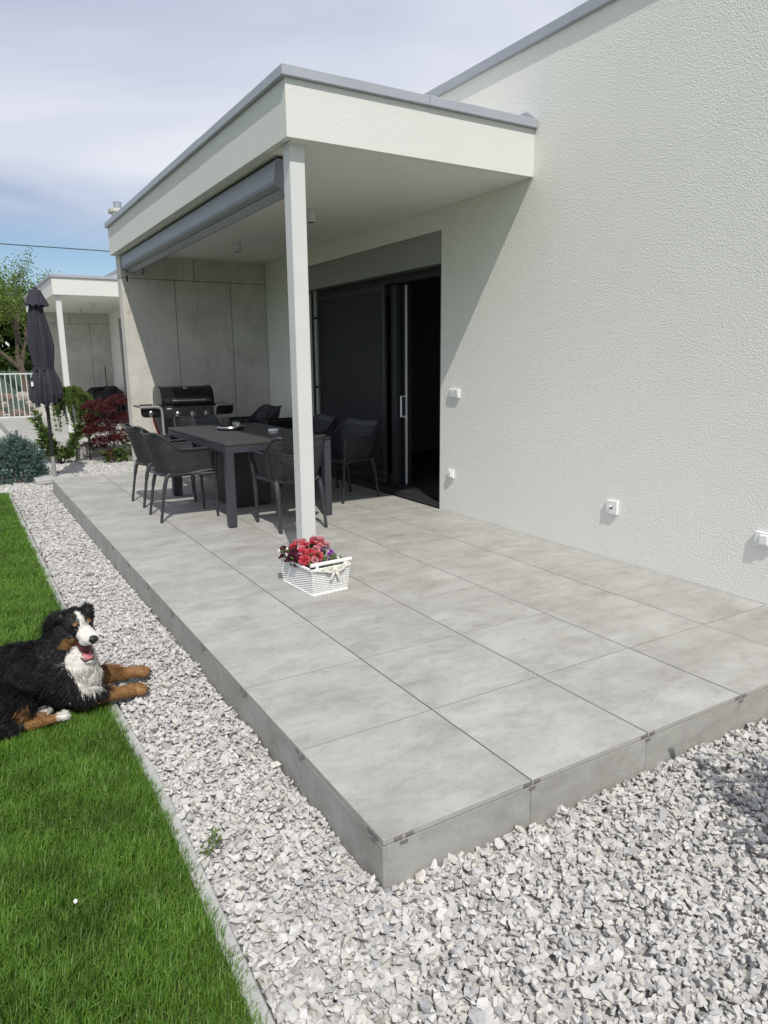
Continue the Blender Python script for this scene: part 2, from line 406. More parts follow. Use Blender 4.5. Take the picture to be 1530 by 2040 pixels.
cb = MB(); cb.box(-.0006, .02, -.014, .014, -.0065, .0065, .001); clip_y = cb.mesh('edge_clip'); clip_y.materials.append(M['clip'])
def terrace(dy, label):
    b = MB(); b.box(.022, 2.988, .022, 8.08, -.31, -.021)
    t = obj('terrace', b.mesh('terrace'), 'dark_void', loc=(0, dy, 0)); tag(t, label, 'terrace', kind='structure')
    for i in range(5):
        w = T if i < 4 else .588
        for j in range(14):
            d = T if j < 13 else .3
            o = obj('tile', tm[(w, d)], None, t, (i*T, j*T, random.uniform(-.0006, .0006)))
    for j in range(14):
        L = T if j < 13 else .3; obj('side_panel', pm[('y', L)], None, t, (random.uniform(-.0008, .0008), j*T, 0))
    for i in range(5):
        L = T if i < 4 else .588; o = obj('side_panel', pm[('x', L)], None, t, (i*T, random.uniform(-.0008, .0008), 0))
    if dy == 0:
        for i in range(1, 5):
            for dx, z in ((-.022, -.0105), (.026, -.0105), (.003, -.031)): obj('edge_clip', clip_x, None, t, (i*T+dx, 0, z))
        for dx, z in ((.056, -.0105), (.098, -.0105), (.077, -.031)): obj('edge_clip', clip_x, None, t, (dx, 0, z))
        for j in range(0, 8):
            for dx, z in ((-.022, -.0105), (.026, -.0105), (.003, -.031)):
                if j: obj('edge_clip', clip_y, None, t, (0, j*T+dx, z))
        for dx, z in ((.045, -.0105), (.08, -.0105), (.06, -.031)): obj('edge_clip', clip_y, None, t, (0, dx, z))
    return t
terrace(0, 'raised terrace of large grey stone-look tiles in front of the open door')
terrace(PER, 'far grey tiled terrace of the neighbouring house beyond the shrubs')

# ------------------------------------------------------------------ house
D0, D1, DZ = 3.89, 6.85, 2.57          # opening
house = empty('house', (XW, 0, 0)); tag(house, 'pale rough-rendered house with flat porch roof and dark sliding door', 'house')
def P(mbx, name, mat, parent=house, **k):
    o = mbx.build(name, mat, parent, **k); o.location = Vector((0, 0, 0)); 
    me = o.data; me.transform(Matrix.Translation((-XW, 0, 0))); return o
b = MB(); b.box(XW, XW+.34, -3.17, D0, -.31, 3.67); b.box(XW, XW+.34, D1, 8.33, -.31, 3.67); b.box(XW, XW+.34, D0, D1, DZ, 3.67)
b.box(XW+.34, 9.0, -3.17, -2.85, -.31, 3.67); b.box(XW+.34, 9.0, 8.01, 8.33, -.31, 3.67); b.box(8.7, 9.0, -2.85, 8.01, -.31, 3.67)
P(b, 'wall', 'stucco')
b = MB(); b.box(XW+.02, 8.98, -3.15, 8.31, 3.60, 3.69); rf = P(b, 'roof', 'gravel_far')
ys = [-3.2, -.2, 2.34, 3.86, 5.3, 7.2, 8.36]
for i in range(len(ys)-1):
    b = MB(); o = .0015*(i % 2); b.box(XW-.03-o, XW+.36, ys[i]+.0005, ys[i+1]-.0005, 3.672, 3.745+o, .003); P(b, 'coping', 'zinc')
# porch roof
b = MB(); b.box(.977, XW-.001, 2.71, 8.33, ZS, 3.093); pr = P(b, 'porch_roof', 'stucco_fine')
b = MB(); b.box(1.03, XW-.002, 2.76, YF, ZS-.006, ZS+.02); P(b, 'soffit', 'soffit', pr)
segs = [2.68, 4.35, 5.95, 7.35, 8.36]
for i in range(4):
    b = MB(); o = .0015*(i % 2)
    y0 = segs[i]+.0005+(.28 if i == 0 else 0)
    b.box(.947-o, 1.22, y0, segs[i+1]-.0005, 3.096, 3.155+o, .003); P(b, 'coping', 'zinc', pr)
for i, (x0, x1) in enumerate(((.947, 2.02), (2.02, XW-.003))):
    b = MB(); o = .0015*(i % 2); b.box(x0+(0 if i == 0 else .0005), x1-.0005, 2.68-o, 2.9595, 3.0955, 3.1555+o, .003); P(b, 'coping', 'zinc', pr)
b = MB(); b.prism([(2.685, 3.157), (8.0, 3.157), (8.0, 3.235), (2.80, 3.235)], 0, XW-.012, XW-.002); P(b, 'flashing', 'zinc', pr)
b = MB(); b.box(1.03, 1.135, 2.795, 2.90, .0005, ZS-.0005, .004); col_o = P(b, 'column', 'white_paint')
b = MB(); b.box(1.022, 1.143, 2.787, 2.908, ZS-.012, ZS-.002, .001); P(b, 'cap_plate', 'white_paint', col_o)
b = MB(); b.box(1.03, 1.15, 8.18, 8.30, 3.094, 3.268); chm = P(b, 'chimney', 'stucco_fine')
b = MB(); b.box(.995, 1.185, 8.145, 8.335, 3.269, 3.312, .004); P(b, 'cap', 'concrete', chm)
b = MB(); b.lathe([(.05, 3.313), (.05, 3.385), (.054, 3.386), (.054, 3.40), (.045, 3.40)], 20, (1.10, 8.24, 0)); P(b, 'pipe', 'steel', chm, smooth=True)
# shutter box and reveals
b = MB(); b.box(XW+.004, XW+.03, D0+.004, D1-.004, 2.285, DZ-.004, .002); b.box(XW+.03, XW+.17, D0+.002, D1-.002, 2.30, DZ-.002); sh = P(b, 'shutter_box', 'shutter')
b = MB(); b.box(XW+.012, XW+.03, D0+.01, D1-.01, 2.262, 2.281, .003); P(b, 'blind_rail', 'anthracite', sh)
for yy in (D0+.03, D1-.165):
    b = MB(); b.box(XW+.02, XW+.045, yy-.011, yy+.011, .03, 2.26)
    for zz in (.35, 1.10, 1.95): b.box(XW+.045, XW+.17, yy-.006, yy+.006, zz-.012, zz+.012)
    P(b, 'guide_rail', 'anthracite', sh)

# door frame, screen, sash
FX = XW+.18
b = MB(); b.box(FX, FX+.14, D0+.002, D0+.05, .055, 2.22); b.box(FX, FX+.14, D1-.05, D1-.002, .055, 2.22); b.box(FX, FX+.14, D0+.002, D1-.002, 2.22, 2.30)
b.box(XW+.03, FX+.14, D0+.002, D1-.002, .001, .055); b.box(XW+.015, XW+.03, D0+.002, D1-.002, .001, .03); b.box(FX+.02, FX+.035, D0+.05, D1-.05, .055, .075)
door = P(b, 'sliding_door', 'anthracite')
def frame(y0, y1, z0, z1, x, w, d):
    m = MB(); m.box(x, x+d, y0, y0+w, z0, z1, .003); m.box(x, x+d, y1-w, y1, z0, z1, .003); m.box(x+.001, x+d-.001, y0+w, y1-w, z0, z0+w, .003); m.box(x+.001, x+d-.001, y0+w, y1-w, z1-w, z1, .003); return m
P(frame(5.14, 6.79, .06, 2.215, FX-.035, .05, .03), 'insect_screen', 'anthracite', door)
b = MB(); b.box(FX-.022, FX-.020, 5.19, 6.74, .11, 2.165); P(b, 'gauze', 'gauze', door)
P(frame(5.02, 6.80, .065, 2.21, FX+.035, .10, .07), 'sash', 'anthracite', door)
b = MB(); b.box(FX+.066, FX+.072, 5.12, 6.70, .165, 2.11); P(b, 'pane', 'pane', door)
P(frame(4.92, 6.66, .065, 2.21, FX+.115, .09, .06), 'sash', 'anthracite', door)
b = MB(); b.box(FX+.10, FX+.114, 4.915, 4.93, .07, 2.20); P(b, 'edge_strip', 'white_plastic', door)
b = MB(); b.tube([(FX+.115, 4.94, .82), (FX+.05, 4.94, .82), (FX+.05, 4.94, 1.04), (FX+.115, 4.94, 1.04)], .011, 8); P(b, 'handle', 'white_plastic', door, smooth=True)
# room behind the door
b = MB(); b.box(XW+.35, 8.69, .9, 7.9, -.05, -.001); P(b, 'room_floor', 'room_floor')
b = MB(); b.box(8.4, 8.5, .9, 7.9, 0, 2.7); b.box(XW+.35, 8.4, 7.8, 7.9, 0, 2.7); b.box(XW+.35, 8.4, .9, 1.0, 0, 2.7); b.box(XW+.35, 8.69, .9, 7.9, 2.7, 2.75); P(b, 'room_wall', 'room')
room_parts = [o for o in house.children if o.name.startswith('room')]

# neighbouring house: same type, one plot further
nb = copy_tree(house); nb.location = (XW, PER, 0); tag(nb, 'far neighbouring house with matching flat porch roof on a slim post', 'house')
for o in list(nb.children):
    if o.name.startswith(('room', 'chimney')):
        for c_ in list(o.children): bpy.data.objects.remove(c_)
        bpy.data.objects.remove(o)
b = MB()
bl = obj('lowered_blind', MB().box(.03, .034, D0+.04, D1-.04, .06, 2.27).mesh('lowered_blind'), 'shutter', nb)
slat_m = MB()
slat_m.add([(.012, D0+.04, 0), (.012, D1-.04, 0), (.06, D1-.04, .03), (.06, D0+.04, .03), (.012, D0+.04, .003), (.012, D1-.04, .003), (.06, D1-.04, .033), (.06, D0+.04, .033)], [(0, 1, 2, 3), (4, 7, 6, 5), (0, 4, 5, 1), (3, 2, 6, 7)])
sm = slat_m.mesh('slat'); sm.materials.append(M['shutter'])
for k in range(32): obj('slat', sm, None, bl, (0, 0, .08+k*.068))
# concrete dividing wall with formwork panels
def conc_wall(dy, label):
    w = obj('concrete_wall', MB().box(.012, 1.948, .008, .212, -.31, ZS-.002).mesh('concrete_wall'), 'dark_void', loc=(1.04, YF+dy, 0)); tag(w, label, 'wall', 'concrete dividing walls')
    xs = [0, .675, 1.435, 1.949]
    for i in range(3):
        b = MB(); b.box(xs[i]+.0035, xs[i+1]-.0035, 0, .22, -.31, 2.475, .003); b.build('formwork_panel', 'concrete', w)
    xs = [0, .945, 1.949]
    for i in range(2):
        b = MB(); b.box(xs[i]+.0035, xs[i+1]-.0035, .001, .219, 2.482, ZS-.001, .003); b.build('formwork_panel', 'concrete', w)
    for x in (.725, 1.485):
        for z in (.55, 1.86):
            b = MB()
            b.tube([(x+.022*math.cos(a), .0005, z+.022*math.sin(a)) for a in np.linspace(0, 2*math.pi, 18)[:-1]], .0032, 6, closed=True); b.build('tie_hole', 'concrete', w)
    return w
conc_wall(0, 'raw concrete dividing wall behind the black grill')
conc_wall(PER, 'farther raw concrete wall closing the neighbouring porch')

# awning cassette under the porch edge
aw = empty('awning', (1.14, 5.5, 2.5)); tag(aw, 'long closed grey awning cassette under the porch roof edge', 'awning')
def A(mbx, name, mat, **k):
    o = mbx.build(name, mat, aw, **k); o.data.transform(Matrix.Translation((-1.14, -5.5, -2.5))); return o
prof = [(1.070, 2.735), (1.058, 2.725), (1.042, 2.600), (1.046, 2.582), (1.058, 2.574), (1.098, 2.562), (1.10, 2.57), (1.22, 2.61), (1.225, 2.735)]
b = MB(); b.prism(prof, 1, 3.10, 8.02); A(b, 'housing', 'awning')
prof2 = [(1.100, 2.558), (1.105, 2.568), (1.218, 2.598), (1.218, 2.565), (1.20, 2.540), (1.15, 2.524)]
b = MB(); b.prism(prof2, 1, 3.105, 8.015); A(b, 'front_bar', 'awning')
for y0, y1 in ((3.08, 3.0995), (8.0205, 8.045)):
    b = MB(); b.prism([(1.068, 2.737), (1.054, 2.725), (1.038, 2.598), (1.05, 2.572), (1.15, 2.518), (1.205, 2.535), (1.226, 2.57), (1.228, 2.737)], 1, y0, y1); A(b, 'end_cap', 'awning')
b = MB(); b.box(1.085, 1.205, 3.12, 8.0, 2.734, ZS-.0065); A(b, 'gap_shade_strip', 'gap_shade')  # added black strip: shade in the gap between housing and soffit
b = MB(); b.tube(bez([(1.2, 7.55, 2.53), (1.2, 7.56, 2.49), (1.2, 7.60, 2.475), (1.2, 7.63, 2.495)], 5), .006, 6); A(b, 'crank_eye', 'black_matt', smooth=True)
b = MB(); b.tube([(1.09, 7.98, 2.56), (1.09, 7.98, 2.50)], .003, 5); b.tube([(1.09, 7.98, 2.50), (1.09, 7.98, 2.47), (1.09, 7.98, 2.42)], [.006, .012, .009], 8); A(b, 'pull_cord', 'black_matt')

# ceiling spots
def spot(x, y, label):
    o = obj('ceiling_lamp', MB().lathe([(.042, -.10), (.045, -.098), (.045, 0), (.058, .0), (.058, .006)], 24).mesh('ceiling_lamp', True), 'white_paint', loc=(x, y, ZS-.0125))
    obj('lens', MB().lathe([(.034, -.1005), (.034, -.09)], 20).mesh('lens'), 'black_matt', o)
    tag(o, label, 'lamp', 'round porch ceiling spots'); return o
spot(2.03, 6.55, 'white cylinder spot on the porch ceiling towards the concrete wall')
spot(2.01, 4.55, 'white cylinder spot on the porch ceiling beside the post')
spot(2.03, 6.55+PER, 'small ceiling spot in the far neighbouring porch, deeper one')
spot(2.01, 4.55+PER, 'small ceiling spot in the far neighbouring porch, nearer one')

# wall fittings
def fitting(name, yc, zc, w, h, label, cat, inner):
    o = obj(name, MB().box(-.022, .0, -w/2, w/2, -h/2, h/2, .004).mesh(name), 'white_plastic', loc=(XW-.0005, yc, zc)); tag(o, label, cat)
    inner(o); return o
def two_rocker(o):
    for s in (-1, 1):
        b = MB(); b.add([(-.024, s*.034-.028, -.03), (-.024, s*.034+.028, -.03), (-.030, s*.034+.028, .03), (-.030, s*.034-.028, .03), (-.015, s*.034-.028, -.03), (-.015, s*.034+.028, -.03), (-.015, s*.034+.028, .03), (-.015, s*.034-.028, .03)],
              [(0, 1, 2, 3), (0, 4, 5, 1), (2, 6, 7, 3), (0, 3, 7, 4), (1, 5, 6, 2)]); b.build('rocker', 'white_plastic', o)
def one_rocker(o):
    MB().box(-.034, -.018, -.028, .028, -.03, .03, .006).build('flap', 'white_plastic', o)
def steplight(o):
    m = MB(); m.prism([(-.013, -.012), (.013, -.012), (.008, .010), (-.008, .010)], 0, -.0235, -.0205); m.build('light_slot', 'clip', o)
    m = MB(); m.add([(-.0235, -.012, .014), (-.0235, .012, .014), (-.036, .010, .006), (-.036, -.010, .006)], [(0, 1, 2, 3)]); m.build('hood', 'white_plastic', o)
fitting('light_switch', 3.655, 1.122, .155, .082, 'white double rocker switch by the door at hand height', 'switch', two_rocker)
fitting('power_socket', 3.695, .374, .086, .082, 'small white socket low on the wall beside the door', 'socket', one_rocker)
fitting('step_light', 1.768, .384, .10, .10, 'square white step light set low in the middle of the wall', 'light', steplight)
fitting('power_socket', .645, .385, .12, .085, 'white flap socket low on the wall at the frame edge', 'socket', one_rocker)

# overhead cable
cp = [(-30+x, 25+.02*x, 5.262+.00016*(x-30)**2+.022*(x-30)*0) for x in np.linspace(0, 90, 60)]
o = MB().tube(cp, .016, 6).build('overhead_cable', 'black_matt', fix=False); tag(o, 'thin black overhead cable crossing the blue gap of sky', 'cable')

# ------------------------------------------------------------------ dining table
TX0, TX1, TY0, TY1, TZ = .985, 1.985, 4.215, 6.10, .742
tb = empty('dining_table', (1.485, 5.16, 0)); tag(tb, 'long anthracite slatted outdoor dining table under the porch', 'table')
def Q(mbx, name, mat, root, **k):
    o = mbx.build(name, mat, root, **k); o.data.transform(Matrix.Translation(-Vector(root.location))); return o
for x in (TX0, TX1-.07):
    for y in (TY0, TY1-.07):
        b = MB(); b.box(x, x+.07, y, y+.07, .006, .655, .003); lg = Q(b, 'leg', 'table', tb)
        b = MB(); b.box(x+.008, x+.062, y+.008, y+.062, .0005, .006); Q(b, 'foot_cap', 'rubber', tb)
b = MB(); b.box(TX0, TX1, TY0, TY0+.05, .656, .712, .003); b.box(TX0, TX1, TY1-.05, TY1, .656, .712, .003)
b.box(TX0+.0005, TX0+.05, TY0+.05, TY1-.05, .656, .7115, .003); b.box(TX1-.05, TX1-.0005, TY0+.05, TY1-.05, .656, .7115, .003); Q(b, 'apron', 'table', tb)
NS = 18; w = (TY1-TY0)/NS
for k in range(NS):
    b = MB(); b.box(TX0-.002, TX1+.002, TY0+k*w+.002, TY0+(k+1)*w-.002, .7165, TZ, .003); Q(b, 'slat', 'slat', tb)
b = MB(); b.box(1.30, 1.70, 5.02, 5.50, .012, .655, .004); Q(b, 'gas_box', 'black_matt', tb)

# ------------------------------------------------------------------ perforated resin armchair (faces +x)
def smooth_top(u):
    a = abs(u); return .655+.150*(1-sstep(.30, .60, a))-.018*(1-sstep(0, .3, a))
def plan(u, h):
    """U-shaped plan: u -1..1 from one arm front round the back to the other; h = 0 seat level .. 1 at z=.8"""
    yh = .205+.055*min(h*1.6, 1); xb = -.215-.085*h**1.1; xf = .235; r = .135
    Ls = xf-(xb+r); La = r*math.pi/2; Lb = 2*(yh-r); tot = 2*Ls+2*La+Lb
    s = (u+1)/2*tot
    if s < Ls: return (xf-s, -yh)
    s -= Ls
    if s < La:
        a = s/r; return (xb+r-r*math.sin(a), -yh+r-r*math.cos(a))
    s -= La
    if s < Lb: return (xb-.018*math.sin(math.pi*s/Lb), -yh+r+s)
    s -= Lb
    if s < La:
        a = s/r; return (xb+r-r*math.cos(a), yh-r+r*math.sin(a))
    s -= La; return (xb+r+s, yh)
def shell_pt(u, v):
    zt = smooth_top(u); zb = .425+.025*sstep(.5, 1, abs(u)); z = zb+(zt-zb)*v
    h = max(0, (z-.43)/.37); x, y = plan(u, h)
    return Vector((x, y, z))
def chair_shell():
    NU, NV = 78, 17; b = MB(); grid = {}
    def vid(i, j):
        if (i, j) not in grid: grid[(i, j)] = len(b.v); b.v.append(tuple(shell_pt(-1+2*i/NU, j/NV)))
        return grid[(i, j)]
    for i in range(NU):
        for j in range(NV):
            q = [vid(i, j), vid(i+1, j), vid(i+1, j+1), vid(i, j+1)]
            solid = j < 1 or j >= NV-2 or i < 8 or i >= NU-8
            # plain wing where the back drops to the arm
            a = abs(-1+2*(i+.5)/NU)
            if .46 < a < .60: solid = True
            if solid: b.f.append(tuple(q))
            else:
                p = [Vector(b.v[k]) for k in q]; c = sum(p, Vector())/4; k0 = len(b.v)
                off = .18*(1 if j % 2 else -1)
                for m in p: b.v.append(tuple(c+(m-c)*.60))
                for m in range(4): b.f.append((q[m], q[(m+1) % 4], k0+(m+1) % 4, k0+m))
    me = b.mesh('back_shell', fix=False)
    bm = bmesh.new(); bm.from_mesh(me); bmesh.ops.recalc_face_normals(bm, faces=bm.faces[:]); bmesh.ops.solidify(bm, geom=bm.faces[:], thickness=.006)
    bm.to_mesh(me); bm.free(); me.update(); return me
def make_chair():
    t = empty('armchair')
    obj('back_shell', chair_shell(), 'resin', t)
    b = MB(); b.tube([shell_pt(u, 1.0) for u in np.linspace(-1, 1, 90)], .0115, 8); b.build('arm_rim', 'resin', t, smooth=True)
    b = MB(); b.tube([shell_pt(u, 0.0)+Vector((0, 0, -.004)) for u in np.linspace(-1, 1, 70)], .0135, 6); b.build('seat_rail', 'resin', t, smooth=True)
    def seat(u, v):
        x = -.215+.455*u; hw = .222+.0*u; y = (v-.5)*2*hw
        if u < .2: y *= .80+.20*math.sqrt(max(0, 1-(1-u/.2)**2))
        return (x, y, .435-.022*math.sin(math.pi*v)*math.sin(math.pi*min(1, u*1.1))-.018*sstep(.85, 1, u))
    b = MB(); b.surf(seat, 26, 26); me = b.mesh('seat', fix=False)
    bm = bmesh.new(); bm.from_mesh(me); bmesh.ops.recalc_face_normals(bm, faces=bm.faces[:])
    bmesh.ops.inset_individual(bm, faces=[f for f in bm.faces if abs(f.calc_center_median().y) < .17 and -.16 < f.calc_center_median().x < .17], thickness=.0032)
    inner = [f for f in bm.faces if f.calc_area() < .00014 and abs(f.calc_center_median().y) < .168 and -.155 < f.calc_center_median().x < .165 and len(f.verts) == 4 and all(e.calc_length() > .006 for e in f.edges)]
    bmesh.ops.delete(bm, geom=inner, context='FACES'); bmesh.ops.solidify(bm, geom=bm.faces[:], thickness=.012); bm.to_mesh(me); bm.free()
    obj('seat', me, 'resin', t)
    for s in (-1, 1):
        p0 = shell_pt(s*1.0, 1.0)
        b = MB(); b.tube(bez([p0+Vector((-.03, 0, -.004)), p0+Vector((.012, 0, -.006)), p0+Vector((.026, s*-.002, -.05)), (.252, s*.232, .43), (.256, s*.222, .20), (.262, s*.213, .001)], 6),
                     [.012]*3+[.014]*3+[.016]*6+[.021]*6+[.018]*6+[.015]*7, 8, sx=.75); b.build('leg', 'resin', t, smooth=True)
        b = MB(); b.tube(bez([(-.16, s*.19, .438), (-.185, s*.20, .405), (-.215, s*.205, .30), (-.265, s*.212, .001)], 6), [.014]*4+[.024]*3+[.022]*6+[.016]*6, 8, sx=.8); b.build('leg', 'resin', t, smooth=True)
        b = MB(); b.tube([(-.17, s*.195, .418), (.25, s*.225, .418)], .012, 6); b.build('side_rail', 'resin', t)
    b = MB(); b.tube([(.235, -.23, .415), (.235, .23, .415)], .012, 6); b.build('front_rail', 'resin', t)
    return t
chair = make_chair()
spots = [(.800, 4.985, 0, 'dark resin armchair on the lawn side of the table, nearer one', 0),
         (.815, 5.79, 3, 'dark resin armchair on the lawn side of the table, farther one', 0),
         (1.495, 4.055, 90, 'dark perforated armchair at the near table end behind the post', 0),
         (2.515, 4.915, 196, 'dark resin armchair turned slightly before the sliding door', 0),
         (2.44, 5.70, 180, 'dark resin armchair on the house side of the table, farther one', 0),
         (1.435, 6.36, -90, 'dark resin armchair at the far table end before the grill', 0),
         (2.36, 7.20, 186, 'lower dark armchair of the stack in the porch corner', 0),
         (2.40, 7.205, 186, 'upper dark armchair of the stack in the porch corner', .045)]
for i, (x, y, a, lb, z) in enumerate(spots):
    o = chair if i == 0 else copy_tree(chair)
    o.location = (x, y, z+.001); o.rotation_euler = (0, 0, R(a)); tag(o, lb, 'chair', 'dark resin armchairs')

# ------------------------------------------------------------------ things on the table
def on(name, prof, x, y, z, mat, label, cat, n=28):
    o = MB().lathe(prof, n).build(name, mat, smooth=True, loc=(x, y, z)); tag(o, label, cat); return o
on('tray', [(.10, .002), (.128, .006), (.141, .018), (.143, .028), (.137, .038), (.124, .041), (.115, .036), (.112, .020), (.105, .014), (.0, .0135)], 1.45, 5.42, TZ, 'chrome_tray', 'round polished metal tray with candles on the table', 'tray')
o = MB().lathe([(.048, 0), (.052, .01), (.052, .112), (.048, .112), (.048, .02), (.0, .02)], 24, cap=False).build('candle_pot', 'black_matt', smooth=True, loc=(1.415, 5.44, TZ+.0125)); tag(o, 'black cylindrical candle pot standing on the metal tray', 'pot')
o = MB().lathe([(.033, 0), (.040, .005), (.050, .078), (.0475, .078), (.038, .010), (0, .010)], 24, cap=False).build('candle_glass', 'glass', smooth=True, loc=(1.50, 5.39, TZ+.0125)); tag(o, 'flared glass with a white candle on the metal tray', 'candle')
MB().lathe([(.034, .012), (.0445, .058)], 24).build('candle', 'wax', o)
MB().lathe([(.0020, .058), (.0015, .070)], 6).build('wick', 'black_matt', o)
MB().prism([(-.012, .02), (.012, .02), (.013, .062), (-.013, .062)], 1, -.0475, -.0465).build('paper_label', 'white_plastic', o)
on('ashtray', [(.040, 0), (.045, .004), (.046, .026), (.052, .031), (.047, .042), (.036, .042), (.034, .02), (.0, .018)], 1.665, 4.80, TZ, 'white_plastic', 'small white patterned pot on the shaded half of the table', 'pot')
a_ = bpy.data.objects['ashtray']
for k in range(10):
    th = k/10*2*math.pi; MB().box(-.006, .006, -.0012, .0012, -.008, .008).build('pattern_patch', 'clip', a_, loc=(.0460*math.cos(th), .0460*math.sin(th), .016)).rotation_euler = (0, 0, th+math.pi/2)

# ------------------------------------------------------------------ raised planter trough in the corner
pl = empty('planter_trough', (2.57, 6.45, 0)); tag(pl, 'black ribbed plastic trough with white tag behind the table', 'planter')
b = MB(); z0, z1 = .50, .725
lo = [(-.30, -.12), (.30, -.12), (.30, .12), (-.30, .12)]; hi = [(-.36, -.16), (.36, -.16), (.36, .16), (-.36, .16)]
b.add([(*p, z0) for p in lo]+[(*p, z1) for p in hi], [(3, 2, 1, 0)]+[(i, (i+1) % 4, 4+(i+1) % 4, 4+i) for i in range(4)]); b.build('trough', 'black_matt', pl)
b = MB(); b.tube([(*p, z1) for p in hi], .014, 6, closed=True); b.build('rim', 'black_matt', pl)
rib = MB().box(-.006, .006, -.004, .004, 0, .20).mesh('rib')
for k in range(16):
    o = obj('rib', rib, 'black_matt', pl, (-.29+k*.038, -.130, z0+.01)); o.rotation_euler = (R(10), 0, 0)
b = MB(); b.box(-.018, .018, -.164, -.160, .655, .70); b.build('tag', 'white_plastic', pl)
b = MB(); b.surf(lambda u, v: (-.34+.68*u, -.145+.29*v, .700+.01*math.sin(9*u)*math.cos(7*v)), 10, 5); b.build('soil', 'soil', pl, fix=False)
for sx in (-1, 1):
    for sy in (-1, 1): MB().box(sx*.26-.014, sx*.26+.014, sy*.09-.014, sy*.09+.014, .001, .5).build('leg', 'black_matt', pl)

# ------------------------------------------------------------------ gas grill
gr = empty('gas_grill', (1.55, 7.45, 0)); gr.scale = (.88, .96, 1.0); tag(gr, 'black gas grill with closed lid and side shelves at the concrete wall', 'grill')
def g(mbx, name, mat, parent=gr, **k): return mbx.build(name, mat, parent, **k)
b = MB(); b.box(-.33, .33, -.20, .24, .12, .60, .006); g(b, 'cabinet', 'black_matt')
b = MB(); b.box(-.325, -.003, -.212, -.2005, .14, .58, .004); g(b, 'cabinet_door', 'black')
b = MB(); b.box(.003, .325, -.212, -.2005, .14, .58, .004); g(b, 'cabinet_door', 'black')
b = MB(); b.box(-.36, .36, -.22, .25, .60, .90, .008); fb = g(b, 'firebox', 'black_matt')
b = MB(); b.prism([(-.24, .63), (-.22, .885), (-.215, .885), (-.2205, .63)], 0, -.355, .355); panel = g(b, 'control_panel', 'black')
def lidp(e=0): return [(-.215-e, .905), (-.225-e, .97), (-.205-e, 1.035+e*.5), (-.155, 1.095+e), (-.08, 1.128+e), (.02, 1.132+e), (.14, 1.12+e), (.21+e, 1.06+e*.5), (.235+e, .97), (.235+e, .905)]
b = MB(); b.prism(lidp(), 0, -.345, .345); lid = g(b, 'lid', 'black', smooth=True, ang=28)
for s in (-1, 1):
    b = MB(); b.prism(lidp(.008), 0, s*.346, s*.372); g(b, 'lid_end', 'steel' if False else 'black', lid)
b = MB(); b.tube([(-.24, -.275, .965), (.24, -.275, .965)], .013, 12); g(b, 'lid_handle', 'steel', lid, smooth=True)
for s in (-1, 1):
    b = MB(); b.tube([(s*.20, -.222, .965), (s*.20, -.275, .965)], .008, 8); g(b, 'handle_post', 'steel', lid)
o = g(MB().lathe([(.030, 0), (.032, .006), (.028, .014), (0, .015)], 20, cap=False), 'thermometer', 'steel', lid, smooth=True); o.location = (.0, -.115, 1.112); o.rotation_euler = (R(35), 0, 0)
def knob(x, y, z, par):
    o = g(MB().lathe([(.034, 0), (.034, .008), (.028, .012), (.025, .034), (.021, .038), (0, .038)], 20, cap=False), 'knob', 'steel', par, smooth=True); o.location = (x, y, z); o.rotation_euler = (R(95), 0, 0)
    q = g(MB().box(-.004, .004, -.022, .022, .036, .044, .002), 'grip', 'black_matt', o)
for x in (-.16, .05, .25): knob(x, -.229, .795, panel)
b = MB(); b.box(-.31, -.24, -.2228, -.2208, .862, .868); b.box(-.30, -.26, -.2222, -.2202, .871, .875); g(b, 'badge', 'white_plastic', panel)
for s, nm in ((-1, 0), (1, 1)):
    x0, x1 = sorted((s*.375, s*.66))
    b = MB(); b.box(x0, x1, -.20, .22, .885, .905, .005); sh_ = g(b, 'side_shelf', 'black')
    b = MB(); r = .05; xo, xi = s*.655, s*.38
    b.prism([(xi, .884), (xi, .77), (xo-s*r, .77), (xo-s*r*.3, .77+r*.3), (xo, .77+r), (xo, .884)], 1, -.205, -.185); g(b, 'shelf_apron', 'black', sh_)
    pts = bez([(s*.67, -.225, .895), (s*.55, -.225, .895), (s*.44, -.225, .893), (s*.395, -.225, .872), (s*.378, -.225, .82), (s*.372, -.225, .6), (s*.365, -.225, .14)], 6)
    b = MB(); b.tube(pts, .0185, 10); g(b, 'frame_tube', 'tube_grey', smooth=True)
    if s < 0:
        knob(-.52, -.206, .815, sh_)
        b = MB(); b.lathe([(.085, .906), (.085, .918), (.08, .92), (0, .92)], 24, (-.53, .02, 0), cap=False); g(b, 'side_burner_lid', 'black', sh_)
for sx in (-1, 1):
    for sy in (-.15, .19):
        o = g(MB().lathe([(.028, -.015), (.038, -.01), (.038, .01), (.028, .015)], 18), 'wheel', 'rubber'); o.location = (sx*.29, sy, .039); o.rotation_euler = (0, R(90), 0)
        MB().box(-.02, .02, -.03, .03, .03, .082).build('fork', 'black_matt', gr, loc=(sx*.29, sy, .038))
b = MB(); b.tube(bez([(-.40, .05, .82), (-.44, .0, .74), (-.43, -.02, .66), (-.40, .02, .60), (-.36, .05, .50)], 6), .016, 8); g(b, 'gas_hose', 'orange', smooth=True)

